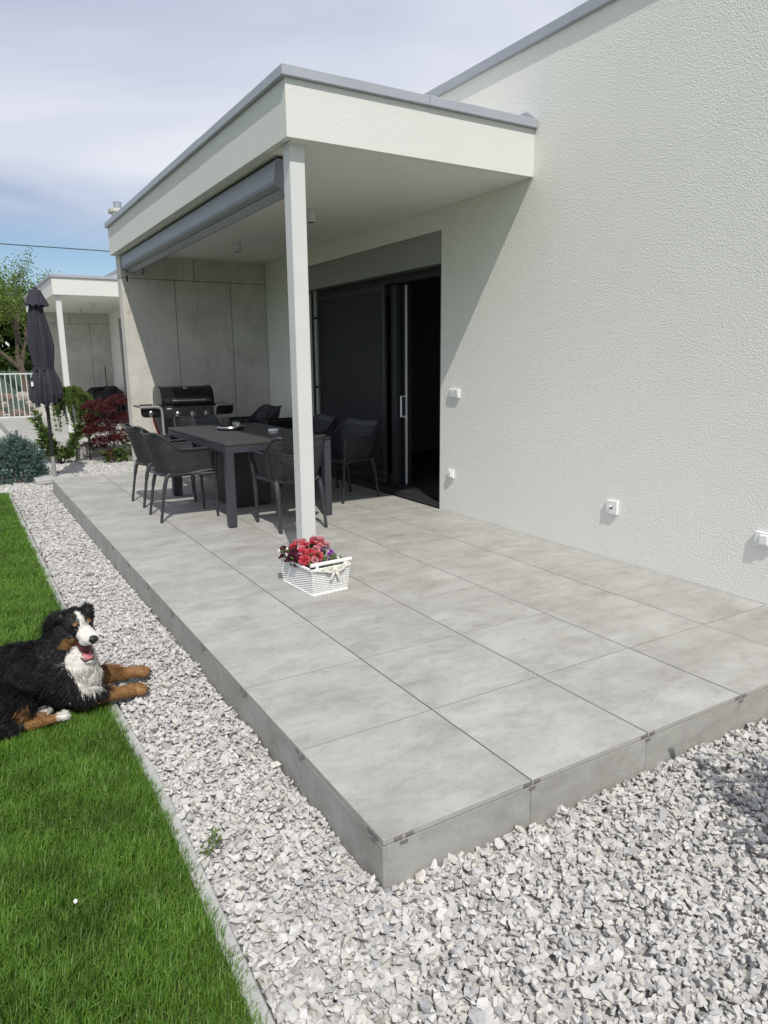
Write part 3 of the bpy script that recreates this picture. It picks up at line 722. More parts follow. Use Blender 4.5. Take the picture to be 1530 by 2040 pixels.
# ------------------------------------------------------------------ closed parasol
um = empty('parasol', (.135, 9.05, -.17)); tag(um, 'closed charcoal parasol standing behind the terrace corner', 'umbrella')
MB().lathe([(.0215, .30), (.0235, 2.5)], 16).build('pole', 'black_matt', um, smooth=True)
MB().lathe([(.027, .06), (.027, .34), (.024, .341)], 16).build('pole_sleeve', 'tube_grey', um, smooth=True)
for z in (.12, .30):
    o = MB().lathe([(.006, 0), (.006, .02), (.016, .021), (.016, .035)], 10).build('clamp_screw', 'black_matt', um); o.location = (.028, 0, z); o.rotation_euler = (0, R(90), 0)
b = MB(); b.box(-.26, .24, -.22, .22, .0, .058, .006); b.build('granite_base', 'kerb', um)
def fold(th, k, amp, ph=0): return 1+amp*math.cos(k*th+ph)
def canopy(u, v):
    z = 1.075+1.34*v; th = 2*math.pi*u
    r = float(np.interp(v, [0, .08, .20, .31, .345, .38, .55, .75, .90, 1.0], [.165, .185, .165, .128, .120, .126, .135, .112, .082, .070]))
    amp = float(np.interp(v, [0, .25, .345, .6, 1], [.30, .26, .08, .30, .16]))
    f = 1+amp*(1.5*abs(math.sin(4*th+.5*math.sin(3*v)))**.7-.9+.45*math.cos(13*th+1.7+2*v)*math.sin(3*th+1))
    z += -.030*math.cos(8*th+.6)*(1-sstep(0, .12, v)) + .03*math.cos(2*th+.8)*(1-sstep(0, .12, v))
    return (r*f*math.cos(th)+.012*math.sin(5*v), r*f*math.sin(th), z)
b = MB(); b.surf(canopy, 128, 46); b.build('canopy', 'umbrella', um, smooth=True, fix=False, ang=80)
def cap(u, v):
    th = 2*math.pi*u; r = float(np.interp(v, [0, .15, .85, .97, 1], [.140, .128, .072, .062, .01])); f = 1+.09*(1-v)*math.cos(8*th)+.05*(1-v)*math.cos(13*th+1)
    return (r*f*math.cos(th), r*f*math.sin(th), 2.34+.22*v+.012*math.cos(11*th)*(1-v))
b = MB(); b.surf(cap, 96, 10); b.build('vent_cap', 'umbrella', um, smooth=True, fix=False, ang=80)
def strap(u, v):
    th = 2*math.pi*u; r = .128*(1+.05*math.cos(8*th)); return (r*math.cos(th), r*math.sin(th), 1.505+.045*v)
b = MB(); b.surf(strap, 64, 1); st = b.build('tie_strap', 'umbrella', um, fix=False); md = st.modifiers.new('thick', 'SOLIDIFY'); md.thickness = .006
MB().lathe([(.03, 2.555), (.026, 2.58), (0, 2.585)], 12, cap=False).build('finial', 'black_matt', um)
MB().box(-.178, -.150, -.11, -.095, 1.30, 1.36).build('care_tag', 'white_plastic', um)

# ------------------------------------------------------------------ wicker basket
bk = empty('flower_basket', (.915, 2.375, .0005), R(4)); tag(bk, 'white wicker basket with ribbon bow on the terrace before the post', 'basket')
BW, BD, BH = .121, .19, .165
def per(s, z, off=0):
    fl = 1+.10*z/BH; hw, hd = (BW+off)*fl, (BD+off)*fl; L = 2*(2*hw+2*hd); s = (s % 1)*L
    if s < 2*hw: return (-hw+s, -hd, z)
    s -= 2*hw
    if s < 2*hd: return (hw, -hd+s, z)
    s -= 2*hd
    if s < 2*hw: return (hw-s, hd, z)
    s -= 2*hw; return (-hw, hd-s, z)
NST = 56; b = MB()
for r_ in range(21):
    z = .008+r_*.0074; pts = []
    for i in range(NST*2):
        ph = .0042*math.cos(math.pi*(i+r_*2)/2.0)*1.0
        if i % 2 == 1: ph = 0
        pts.append(per(i/(NST*2), z+random.uniform(-.0006, .0006), ph))
    b.tube(pts, .0036, 5, closed=True, sx=.9)
b.build('weave', 'white_wicker', bk, smooth=True, fix=False, ang=80)
b = MB()
for i in range(NST): b.tube([per(i/NST, 0), per(i/NST, BH)], .0026, 5)
b.build('stakes', 'white_wicker', bk, fix=False)
def braid(z, r, ph, n=160):
    return [tuple(Vector(per(k/n, z, .003+r*math.cos(k*.55+ph)))+Vector((0, 0, r*math.sin(k*.55+ph)))) for k in range(n)]
for nm, z in (('rim', BH+.004), ('foot_braid', .005)):
    b = MB()
    for k in range(3): b.tube(braid(z, .0052, k*2.094), .0048, 5, closed=True)
    b.build(nm, 'white_wicker', bk, smooth=True, fix=False, ang=80)
for s in (-1, 1):
    yy = s*(BD*1.1+.006)
    b = MB(); b.tube([(-.145, yy, .203), (.145, yy, .203)], .0115, 10); h = b.build('handle', 'white_wicker', bk, smooth=True)
    for x in (-.10, .10): MB().tube([(x, yy, .165), (x, yy, .20)], .011, 8).build('handle_post', 'white_wicker', h)
b = MB(); yb = -BD*1.11-.010
def rib_path(pts, w, nm='ribbon'):
    P_ = bez(pts, 8)
    for i in range(len(P_)-1):
        d = (P_[i+1]-P_[i]).normalized(); n = d.cross(Vector((0, 1, 0)));  n = n.normalized()*w
        a, c = P_[i]-n, P_[i]+n; e, f = P_[i+1]-n, P_[i+1]+n; y = Vector((0, .002, 0))
        b.add([a, c, f, e, a+y, c+y, f+y, e+y], [(0, 1, 2, 3), (4, 7, 6, 5), (0, 3, 7, 4), (1, 5, 6, 2)])
for s in (-1, 1):
    rib_path([(0.02, yb, .158), (.02+s*.035, yb-.012, .172), (.02+s*.075, yb-.004, .166), (.02+s*.035, yb-.014, .150), (.02, yb-.004, .155)], .008)
    rib_path([(.02, yb-.004, .155), (.02+s*.018, yb-.010, .125), (.02+s*.032, yb-.006, .095)], .009)
b.tube([(-.125, yb+.004, .166), (-.04, yb+.001, .150), (.02, yb-.001, .156), (.07, yb+.001, .165), (.125, yb+.004, .185)], .006, 6)
b.add(*(lambda q: (q.v, q.f))(MB().box(.009, .031, yb-.014, yb+.002, .146, .166, .005)))
b.build('ribbon_bow', 'ribbon', bk, fix=False)
b = MB(); b.surf(lambda u, v: (-.12+.24*u, -.19+.38*v, .135+.008*math.sin(20*u)*math.cos(17*v)), 14, 18); b.build('soil', 'soil', bk, fix=False)
b = MB(); b.box(-.122, .122, -.190, .190, .001, .004); b.build('basket_floor', 'white_wicker', bk)
# flowers
def petal_mat(name, a, bcol, rim=None):
    t = NT(name); v = t.coord('Object'); f = t.noise(v, 60, 3)
    col = t.ramp(f, [(.3, a), (.7, bcol)])
    if rim:
        at = t.n('ShaderNodeAttribute', attribute_name='rim'); col = t.mix(at.outputs['Fac'], col, rim)
    t.fin(col, .6, spec=.2); tl = t.n('ShaderNodeBsdfTranslucent'); t.l(col, tl.inputs[0]); ms = t.n('ShaderNodeMixShader'); ms.inputs[0].default_value = .25
    t.l(t.b.outputs[0], ms.inputs[1]); t.l(tl.outputs[0], ms.inputs[2]); t.l(ms.outputs[0], t.o.inputs[0]); return t.m
FM = {'maroon': petal_mat('maroon_petal', (.035, .003, .012), (.07, .006, .022)),
      'coral': petal_mat('coral_petal', (.60, .045, .085), (.74, .17, .20)),
      'pink': petal_mat('pink_petal', (.70, .22, .29), (.78, .42, .46)),
      'purple': petal_mat('purple_petal', (.16, .02, .24), (.24, .04, .32), (.72, .68, .72)),
      'plum': petal_mat('plum_petal', (.06, .006, .045), (.12, .012, .08), (.60, .52, .56))}
def petunia(r, seed, rim=False):
    rr = random.Random(seed); V = [(0, 0, -.012)]; rv = [0]; F = []; n = 30
    for k, (q, z) in enumerate(((.18, -.008), (.5, .0), (.82, .004), (1.0, -.001))):
        for i in range(n):
            th = 2*math.pi*i/n; lob = 1-.13*q*q*(.5+.5*math.cos(5*th)); wv = .004*q*q*math.sin(10*th+seed)+rr.uniform(-.002, .002)*q
            V.append((r*q*lob*math.cos(th), r*q*lob*math.sin(th), (z+wv)*r/.024)); rv.append(1.0 if k == 3 else 0.0)
    for i in range(n): F.append((0, 1+i, 1+(i+1) % n))
    for k in range(3):
        for i in range(n): F.append((1+k*n+i, 1+(k+1)*n+i, 1+(k+1)*n+(i+1) % n, 1+k*n+(i+1) % n))
    me = bpy.data.meshes.new('bloom'); me.from_pydata(V, [], F); a = me.attributes.new('rim', 'FLOAT', 'POINT'); a.data.foreach_set('value', rv)
    for p in me.polygons: p.use_smooth = True
    return me
def carnation(r, seed):
    rr = random.Random(seed); b = MB()
    for k in range(34):
        th = rr.uniform(0, 6.283); tilt = rr.uniform(.15, 1.35)**1; L = r*rr.uniform(.7, 1.05); w = r*rr.uniform(.35, .55)
        d = Vector((math.cos(th)*math.cos(tilt), math.sin(th)*math.cos(tilt), math.sin(tilt))); s_ = Vector((-math.sin(th), math.cos(th), 0)); up = s_.cross(d)
        row = []
        for i, q in enumerate((.15, .6, 1.0)):
            for j in range(5):
                e = (j-2)/2; row.append(d*L*q*(1-.12*abs(e)*(i == 2)+rr.uniform(-.06, .06)*(i == 2))+s_*w*e*q+up*(rr.uniform(-.12, .12)*r*q+.1*r*e*e*q))
        b.add(row, [(i*5+j, i*5+j+1, (i+1)*5+j+1, (i+1)*5+j) for i in range(2) for j in range(4)])
    return b.mesh('bloom', fix=False)
def leaf_cluster(n, box, L, W_, seed, up=.6):
    r_ = np.random.default_rng(seed); c = r_.uniform(box[0], box[1], (n, 3)); d = r_.normal(size=(n, 3)); d[:, 2] = np.abs(d[:, 2])*up+.1; d /= np.linalg.norm(d, axis=1)[:, None]
    s_ = np.cross(d, r_.normal(size=(n, 3))); s_ /= np.linalg.norm(s_, axis=1)[:, None]; nn = np.cross(s_, d); l = L*r_.uniform(.6, 1.2, (n, 1)); w = W_*r_.uniform(.7, 1.2, (n, 1))
    V = np.stack([c, c+d*l*.5+s_*w+nn*l*.08, c+d*l*1.0-nn*l*.05, c+d*l*.5-s_*w+nn*l*.08], 1).reshape(-1, 3)
    return V, np.arange(4*n).reshape(n, 4)
def plant_in_basket(name, label, cat, kind, flowers, leaves, box):
    p = empty(name, (.915, 2.375, .135), R(4)); tag(p, label, cat, 'flowers in the wicker basket')
    V, F = leaf_cluster(leaves, box, .045, .009, hash(label) % 1000); obj('leaves', np_mesh('leaves', V, F), 'leaf_rhodo', p)
    b = MB()
    for i, (x, y, z, r, tx, ty) in enumerate(flowers):
        b.tube([(x*.8, y*.8, 0), (x-tx*.02, y-ty*.02, z*.6), (x, y, z-.004)], .0022, 5)
        me = carnation(r, i+3) if kind in ('coral', 'pink') else petunia(r, i+5)
        o = obj('bloom', me, FM[kind], p, (x, y, z)); o.rotation_euler = Vector((tx, ty, 1)).to_track_quat('Z', 'X').to_euler(); o.rotation_euler.rotate_axis('Z', random.uniform(0, 6))
    b.build('stems', 'leaf_rhodo', p, fix=False)['kind'] = 'stuff'
fr_ = random.Random(11)
def rnd_fl(n, x0, x1, y0, y1, z0, z1, r0, r1):
    return [(x, y, fr_.uniform(z0, z1), fr_.uniform(r0, r1), x*4+fr_.uniform(-.5, .5), y*2.5-.5+fr_.uniform(-.5, .5)) for x, y in ((fr_.uniform(x0, x1), fr_.uniform(y0, y1)) for _ in range(n))]
plant_in_basket('petunia_plant', 'velvety dark maroon petunias spilling over the basket side', 'flower', 'maroon', rnd_fl(24, -.155, -.07, -.08, .17, .030, .110, .020, .027)+rnd_fl(10, -.02, .08, -.02, .14, .095, .12, .020, .026), 110, ((-.14, -.08, .0), (-.04, .16, .09)))
plant_in_basket('carnation_plant', 'coral red ruffled blooms in the middle of the basket', 'flower', 'coral', [(-.112, -.085, .070, .042, -.9, -1.2), (-.095, -.02, .098, .040, -.6, -.6), (-.025, -.09, .080, .040, 0, -1), (-.04, .05, .118, .038, -.2, -.2), (.03, .075, .118, .034, .2, 0), (-.085, .10, .11, .036, -.5, .2), (-.055, -.05, .098, .034, -.4, -.8), (.065, .04, .112, .032, .4, -.3)], 150, ((-.10, -.1, .0), (.05, .1, .10)))
plant_in_basket('carnation_plant', 'pale pink ruffled blooms at the far corner of the basket', 'flower', 'pink', [(-.125, -.045, .085, .028, -1, -.5), (.0, -.03, .108, .030, 0, -.6), (-.06, -.115, .068, .026, -.4, -1.3), (.05, .005, .11, .028, .3, -.3), (.115, .12, .112, .040, .8, .2), (.085, .15, .12, .032, .3, .5), (-.05, .125, .125, .034, 0, .4), (.13, .075, .090, .032, 1, 0), (-.075, .02, .112, .030, -.4, 0), (.0, .15, .12, .030, 0, .5)], 110, ((-.02, .03, .0), (.12, .16, .11)))
plant_in_basket('petunia_plant', 'violet petunias with white rims by the ribbon handle', 'flower', 'purple', [(.055, -.105, .075, .030, .2, -1.4), (.085, -.075, .088, .027, .6, -1), (.035, -.14, .055, .022, 0, -1.5)], 60, ((.0, -.17, .0), (.11, -.02, .07)))
plant_in_basket('petunia_plant', 'plum petunias edged pale in the basket centre', 'flower', 'plum', [(.02, -.045, .105, .027, 0, -.8), (.055, -.02, .112, .025, .3, -.4), (.0, -.11, .065, .022, -.2, -1.2), (.10, -.01, .105, .024, .8, -.2), (.09, -.045, .09, .023, .6, -.8), (-.04, -.14, .05, .021, -.4, -1.2)], 110, ((-.10, -.18, .0), (.13, .05, .075)))

# ------------------------------------------------------------------ plants
def quads(c, d, s_, l, w, droop=.1):
    """leaf quads: base c, direction d, side s_, length l, half width w (arrays)"""
    n = np.cross(s_, d); l = l[:, None]; w = w[:, None]
    V = np.stack([c, c+d*l*.45+s_*w+n*l*.06, c+d*l-n*l*droop, c+d*l*.45-s_*w+n*l*.06], 1).reshape(-1, 3)
    return V, np.arange(len(V)).reshape(-1, 4)
def unit(a): return a/np.maximum(np.linalg.norm(a, axis=1)[:, None], 1e-9)
def rside(d, r): return unit(np.cross(d, r.normal(size=d.shape)))

def grow(b, p, d, L, r, depth, rg, tips, spread=.6, up=.12, segs=4, kids=(2, 4), shrink=.68, minr=.004):
    pts = [p]; dd = Vector(d)
    for k in range(segs):
        dd = (dd+Vector((rg.gauss(0, .16), rg.gauss(0, .16), rg.gauss(0, .10)+up*.5))).normalized(); pts.append(pts[-1]+dd*(L/segs))
    rr = [r*(1-.45*k/segs) for k in range(segs+1)]
    b.tube(pts, rr, 6 if r > .02 else 4)
    if depth == 0: tips.append((pts[-1], dd)); tips.append((pts[-2], dd)); tips.append((pts[-3], dd)); return
    for k in range(rg.randint(*kids)):
        a = rg.uniform(0, 6.283); o = dd.orthogonal().normalized(); o.rotate(Matrix.Rotation(a, 3, dd)); nd = (dd+o*rg.uniform(.5, 1.1)*spread*1.4+Vector((0, 0, up))).normalized()
        i = rg.choice([segs, segs, segs-1, segs-2]); grow(b, pts[i], nd, L*rg.uniform(.55, .85), max(minr, rr[i]*shrink), depth-1, rg, tips, spread, up, segs, kids, shrink, minr)
def tree(name, label, loc, h, r, depth, seed, mat, per_tip, spread_l, leafL, leafW, spread=.6, up=.12, lean=(0, 0, 1), kids=(2, 4), trunkL=.30):
    t = empty(name, loc); tag(t, label, 'tree'); rg = random.Random(seed); nr = np.random.default_rng(seed); tips = []
    b = MB(); grow(b, Vector((0, 0, 0)), Vector(lean).normalized(), h*trunkL, r, depth, rg, tips, spread, up, kids=kids); b.build('trunk', 'bark', t, smooth=True, fix=False)
    c0 = np.repeat(np.array([tuple(p) for p, _ in tips]), per_tip, 0); c = c0+nr.normal(size=c0.shape)*spread_l
    d = unit(nr.normal(size=c.shape)+np.array([0, 0, -.25])); V, F = quads(c, d, rside(d, nr), leafL*nr.uniform(.6, 1.3, len(c)), leafW*nr.uniform(.7, 1.2, len(c)))
    obj('crown', np_mesh('crown', V, F), mat, t); return t
tree('locust_tree', 'airy light green tree behind the white fence, forked trunk', (1.25, 24.0, -.2), 7.6, .16, 5, 21, 'leaf_locust', 13, .15, .085, .024, .72, .10, (-.22, 0, 1), (2, 3), .26)
tree('locust_tree', 'loose light green tree peeking in at the left picture edge', (-.9, 25.5, -.2), 6.6, .13, 5, 5, 'leaf_locust', 10, .12, .080, .022, .55, .12, (.02, 0, 1), (2, 3), .26)
tree('locust_tree', 'light green tree crown rising behind the neighbouring roof edge', (2.5, 25.5, -.2), 8.0, .14, 5, 9, 'leaf_locust', 11, .12, .080, .022, .55, .10, (-.15, 0, 1), (2, 3), .26)

def hedge(name, label, x0, x1, y0, y1, z0, z1, n, mat, L, Wd, seed, cat='hedge'):
    nr = np.random.default_rng(seed); u = nr.uniform(size=(n, 3)); x = x0+(x1-x0)*u[:, 0]
    top = z1*(.78+.22*np.array([noise.noise(Vector((a*.9, seed, 0))) for a in x])+.10*np.array([noise.noise(Vector((a*3, seed, 5))) for a in x]))
    y = y0+(y1-y0)*u[:, 1]; z = z0+(top-z0)*(1-(1-u[:, 2])**1.6*1.0)
    z = np.where(nr.uniform(size=n) < .5, top-np.abs(nr.normal(size=n))*.18, z); c = np.stack([x, y, z], 1)
    d = unit(nr.normal(size=c.shape)+np.array([0, -.3, .2])); V, F = quads(c, d, rside(d, nr), L*nr.uniform(.6, 1.3, n), Wd*nr.uniform(.7, 1.2, n))
    t = empty(name, ((x0+x1)/2, (y0+y1)/2, z0)); tag(t, label, cat); me = np_mesh('foliage', V-np.array(t.location), F); obj('foliage', me, mat, t)
    b = MB(); rg = random.Random(seed)
    for k in range(int((x1-x0)*2)):
        xx = rg.uniform(x0, x1)-t.location[0]; b.tube([(xx, 0, 0), (xx+rg.uniform(-.2, .2), 0, (z1-z0)*.7)], [.03, .01], 5)
    b.build('stems', 'bark', t, fix=False)['kind'] = 'stuff'; return t
hedge('hedge', 'dense dark green hedge behind the fence at the left', -9, 2.6, 26.6, 28.0, -.3, 2.1, 20000, 'leaf_dark', .13, .04, 3)
o = hedge('treeline', 'distant dark belt of trees on the horizon', -90, 60, 95, 110, -.3, 9, 16000, 'leaf_dark', 1.6, .8, 8, 'trees'); o['kind'] = 'stuff'

# fence, netting, stone pile behind it
fe = empty('fence', (-2, 21.5, -.2)); tag(fe, 'light grey railing fence of thin upright bars', 'fence')
MB().box(-5, 3.35, -.02, .02, 1.33, 1.372, .004).build('rail', 'fence', fe); MB().box(-5, 3.35, -.02, .02, .10, .14, .004).build('rail', 'fence', fe)
bar = MB().box(-.012, .012, -.019, .019, .14, 1.33).mesh('bar')
for k in range(61): obj('bar', bar, 'fence', fe, (-4.9+k*.135, 0, 0))
post = MB().box(-.03, .03, -.03, .03, .0, 1.40, .004).mesh('post')
for k in range(4): obj('post', post, 'fence', fe, (-4.97+k*2.75, .05, 0))
ne = empty('net_fence', (-1, 24.9, -.2)); tag(ne, 'green privacy netting stretched behind the stone pile', 'fence')
MB().surf(lambda u, v: (-6+11*u, .03*math.sin(40*u), 1.42*v), 60, 4).build('netting', 'net', ne, fix=False).modifiers.new('thick', 'SOLIDIFY').thickness = .006
for k in range(5): MB().tube([(-6+k*2.7, .03, 0), (-6+k*2.7, .03, 1.45)], .025, 8).build('post', 'fence', ne)
def stone_mesh(rg, sx, sy, sz, npt=14, name='stone'):
    bm = bmesh.new()
    for k in range(npt):
        v = Vector((rg.gauss(0, 1), rg.gauss(0, 1), rg.gauss(0, 1))).normalized(); f = rg.uniform(.82, 1.05)
        q = [abs(c)**.75*(1 if c > 0 else -1) for c in v]; bm.verts.new((q[0]*sx*f, q[1]*sy*f, q[2]*sz*f))
    r_ = bmesh.ops.convex_hull(bm, input=bm.verts[:]); bmesh.ops.delete(bm, geom=list({g_ for g_ in r_['geom_interior'] if isinstance(g_, bmesh.types.BMVert)}), context='VERTS')
    bmesh.ops.triangulate(bm, faces=bm.faces[:]); me = bpy.data.meshes.new(name); bm.to_mesh(me); bm.free(); return me
pile = empty('stone_pile', (-1.2, 23.2, -.2)); tag(pile, 'row of stacked tan building stones behind the fence', 'stones')
rg = random.Random(4); sms = [stone_mesh(rg, .20, .17, .14, 18) for _ in range(6)]
def sm_mat(i): return M['stone_pile_%d' % i]
for i, c in enumerate([(.27, .22, .18), (.19, .14, .11), (.34, .30, .26), (.15, .12, .105)]): M['stone_pile_%d' % i] = simple('pile_stone_%d' % i, c, .9, var=.35, vs=9, bump=.6, bs=25)
for ms_i, me in enumerate(sms): me.materials.append(sm_mat(ms_i % 4))
for r_ in range(3):
    for k in range(22-r_):
        if rg.random() < .12 and r_: continue
        o = obj('stone', sms[rg.randrange(6)], None, pile, (-4.0+k*.34+r_*.17+rg.uniform(-.05, .05), rg.uniform(-.1, .1), .14+r_*.25)); o.rotation_euler = (rg.uniform(-.2, .2), rg.uniform(-.2, .2), rg.uniform(0, 6)); s_ = rg.uniform(.85, 1.15); o.scale = (s_, s_, s_)

# shrubs in the gravel bed
def stems_plant(name, label, loc, paths, leaves_per, L, Wd, mat, seed, cat='shrub', r=.010, jitter=.02, droop=.15, tilt=.7):
    t = empty(name, loc); tag(t, label, cat); nr = np.random.default_rng(seed); b = MB(); C_, D_ = [], []
    for path, n in paths:
        P_ = bez(path, 8); b.tube(P_, [r*(1-.7*k/len(P_)) for k in range(len(P_))], 5)
        for k in range(n*leaves_per):
            q = nr.uniform(.18, 1)**.8; i = min(int(q*(len(P_)-1)), len(P_)-2); p = P_[i]; ax = (P_[i+1]-P_[i]).normalized()
            dv = Vector(nr.normal(size=3)); dv = (dv-ax*dv.dot(ax)).normalized()+ax*tilt; C_.append(tuple(p+Vector(nr.normal(size=3)*jitter))); D_.append(tuple(dv.normalized()))
    c = np.array(C_); d = np.array(D_); up = np.tile(np.array([0, 0, 1.]), (len(c), 1)); s_ = unit(np.cross(d, up)+nr.normal(size=c.shape)*.9); s_ = unit(s_-d*np.sum(s_*d, 1)[:, None])
    V, F = quads(c, d, s_, L*nr.uniform(.7, 1.25, len(c)), Wd*nr.uniform(.8, 1.15, len(c)), droop)
    b.build('stems', 'bark', t, smooth=True, fix=False)['kind'] = 'stuff'; obj('leaves', np_mesh('leaves', V, F), mat, t); return t
stems_plant('laurel_shrub', 'broad-leaved green shrub with two arms behind the parasol', (.45, 11.0, -.2),
            [([(0, 0, 0), (-.14, .02, .25), (-.24, 0, .55), (-.30, .02, .82)], 2), ([(0, 0, 0), (-.12, -.04, .3), (-.20, -.05, .62)], 2), ([(0, 0, 0), (-.04, -.08, .2), (-.08, -.1, .42)], 1), ([(0, 0, 0), (.16, 0, .2), (.28, .02, .42), (.34, 0, .66)], 2), ([(0, 0, 0), (.14, -.06, .18), (.24, -.05, .46)], 2), ([(0, 0, 0), (-.2, .06, .18), (-.27, .02, .42)], 1), ([(0, 0, 0), (.04, .05, .15), (.12, .03, .25)], 1)],
            44, .115, .036, 'leaf_rhodo', 31)
stems_plant('laurel_shrub', 'low broad-leaved shrub under the red maple', (1.24, 10.62, -.2),
            [([(0, 0, 0), (.05, -.02, .15), (.18, 0, .34)], 1), ([(0, 0, 0), (.16, 0, .12), (.32, 0, .26)], 1), ([(0, 0, 0), (-.1, 0, .12), (-.16, -.02, .22)], 1), ([(0, 0, 0), (.0, -.05, .12), (.02, -.06, .22)], 1)], 34, .10, .032, 'leaf_rhodo', 33)
stems_plant('laurel_shrub', 'pale leafy shoot between the weeping larch and the maple', (.93, 11.15, -.2),
            [([(0, 0, 0), (.02, 0, .45), (.0, 0, .90)], 1), ([(0, 0, 0), (.0, 0, .4), (.06, 0, .72)], 1)], 38, .11, .033, 'leaf_rhodo', 36)
def weeping():
    t = empty('weeping_larch', (.74, 11.35, -.2)); tag(t, 'weeping green larch grafted on a thin stem beside the parasol', 'shrub'); rg = random.Random(2); nr = np.random.default_rng(2)
    b = MB(); b.tube([(0, 0, 0), (.02, 0, .5), (-.02, 0, 1.0), (0, 0, 1.16)], [.018, .016, .014, .010], 6); C_ = []
    for k in range(64):
        a = rg.uniform(0, 6.283); rad = rg.uniform(.08, .42); h = rg.uniform(1.05, 1.24); e = rg.uniform(.52, .95)-(rad-.2)*.4
        P_ = bez([(0, 0, h-.1), (rad*.5*math.cos(a), rad*.5*math.sin(a), h), (rad*.95*math.cos(a), rad*.95*math.sin(a), h-.12), (rad*math.cos(a)+rg.uniform(-.04, .04), rad*math.sin(a), e)], 7)
        b.tube(P_, .004, 4); C_ += [tuple(p+Vector((rg.gauss(0, .008), rg.gauss(0, .008), rg.gauss(0, .008)))) for p in P_ for _ in range(22)]
    b.build('stems', 'bark', t, fix=False)['kind'] = 'stuff'; c = np.array(C_); d = unit(nr.normal(size=c.shape)+np.array([0, 0, -.2])); V, F = quads(c, d, rside(d, nr), .032*nr.uniform(.7, 1.3, len(c)), .0045*nr.uniform(.8, 1.5, len(c))); obj('needles', np_mesh('needles', V, F), 'leaf_larch', t)
weeping()
def maple():
    t = empty('japanese_maple', (1.24, 10.85, -.2)); tag(t, 'dark red feathery maple by the end of the concrete wall', 'shrub'); rg = random.Random(6); nr = np.random.default_rng(6); b = MB(); tips = []
    for k in range(5): grow(b, Vector((0, 0, 0)), Vector((rg.uniform(-.5, .6), rg.uniform(-.5, .5), 1.2)).normalized(), .40, .012, 2, rg, tips, .8, .0, segs=3, kids=(2, 3), minr=.002)
    b.build('stems', 'bark', t, fix=False)['kind'] = 'stuff'; C_ = []
    pads = [(rg.uniform(-.36, .36), rg.uniform(-.3, .3), rg.uniform(.30, 1.06), rg.uniform(.10, .19)) for _ in range(40)]+[(.22, 0, 1.05, .2), (.1, -.05, 1.12, .16), (.25, -.1, .85, .18), (-.15, -.1, .72, .18), (-.05, -.2, .22, .13), (-.22, -.1, .42, .12)]
    for x, y, z, r_ in pads:
        x += .10*(z-.5)
        for k in range(60):
            a = rg.uniform(0, 6.283); q = math.sqrt(rg.random()); C_.append((x+r_*q*math.cos(a), y+r_*q*math.sin(a), z-r_*.55*q*q+rg.gauss(0, .015)))
    c = np.repeat(np.array(C_), 3, 0); d = unit(nr.normal(size=c.shape)*[1, 1, .45]+np.array([0, 0, -.35])); V, F = quads(c, d, rside(d, nr), .055*nr.uniform(.7, 1.3, len(c)), .0055*nr.uniform(.8, 1.5, len(c)), .2); obj('leaves', np_mesh('leaves', V, F), 'leaf_maple', t)
maple()
def spruce(loc, label, k=1.0, seed=5):
    t = empty('blue_spruce', loc); tag(t, label, 'shrub'); nr = np.random.default_rng(seed); n = int(1150*k); rg = random.Random(seed)
    th = nr.uniform(0, 2*np.pi, n); ph = np.arccos(nr.uniform(-.15, 1, n)); rad = nr.uniform(.45, 1.0, n)**.5
    dirs = np.stack([np.sin(ph)*np.cos(th), np.sin(ph)*np.sin(th), np.cos(ph)], 1); lump = 1+.16*np.array([noise.noise(Vector(d_*2.6)+Vector((seed, 0, 0))) for d_ in dirs])
    base = dirs*np.array([.36, .36, .50])*k*rad[:, None]*lump[:, None]+np.array([0, 0, .10]); ax = unit(dirs+np.array([0, 0, .15])+nr.normal(size=dirs.shape)*.3)
    b = MB()
    for i in range(n): b.tube([tuple(base[i]-ax[i]*.05), tuple(base[i]+ax[i]*.07)], [.004, .0025], 4, cap=False)
    b.tube([(0, 0, 0), (0, 0, .4*k)], [.03, .01], 6); b.build('branches', 'bark', t, fix=False)
    m = 46; q = nr.uniform(-.04, .08, (n, m)); c = (base[:, None]+ax[:, None]*q[..., None]).reshape(-1, 3); A_ = np.repeat(ax, m, 0); d = unit(nr.normal(size=c.shape)); d = unit(d-A_*np.sum(d*A_, 1)[:, None]+A_*.65)
    V, F = quads(c, d, rside(d, nr), .027*nr.uniform(.7, 1.2, len(c)), .0026*nr.uniform(.9, 1.5, len(c)), 0); obj('needles', np_mesh('needles', V, F), 'needle', t)
spruce((-.30, 9.45, -.19), 'dwarf blue spruce mound at the corner of the gravel bed')
spruce((-1.0, 10.6, -.19), 'second dwarf blue spruce farther along the gravel bed', .9, 8)

# neighbour's porch things
cv = empty('covered_grill', (2.52, 18.5, 0)); tag(cv, 'black tarpaulin-covered grill in the far neighbouring porch', 'grill cover')
def cvf(u, v):
    th = 2*math.pi*u; r = float(np.interp(v, [0, .6, .78, .92, 1], [1, .97, .9, .55, 0])); ct, st_ = math.cos(th), math.sin(th); sx = abs(ct)**.4*(1 if ct > 0 else -1); sy = abs(st_)**.4*(1 if st_ > 0 else -1)
    z = .98*min(1, v/.85)+.05*math.sin(4*th)*(v > .5)+.04*math.sin(7*th+5*v); return (.48*r*sx*(1+.04*math.sin(9*th)), .28*r*sy*(1+.05*math.sin(11*th)), max(.02, z*.78))
b = MB(); b.surf(cvf, 60, 18); b.build('cover', 'cover', cv, smooth=True, fix=False, ang=60)
bl_ = empty('broom', (2.75, 19.35, 0)); tag(bl_, 'dark broom leaning on the far concrete wall', 'broom')
MB().tube([(0, 0, .12), (.02, .18, 1.35)], .013, 8).build('stick', 'black_matt', bl_); MB().box(-.16, .16, -.03, .03, .005, .13, .01).build('head', 'black_matt', bl_)
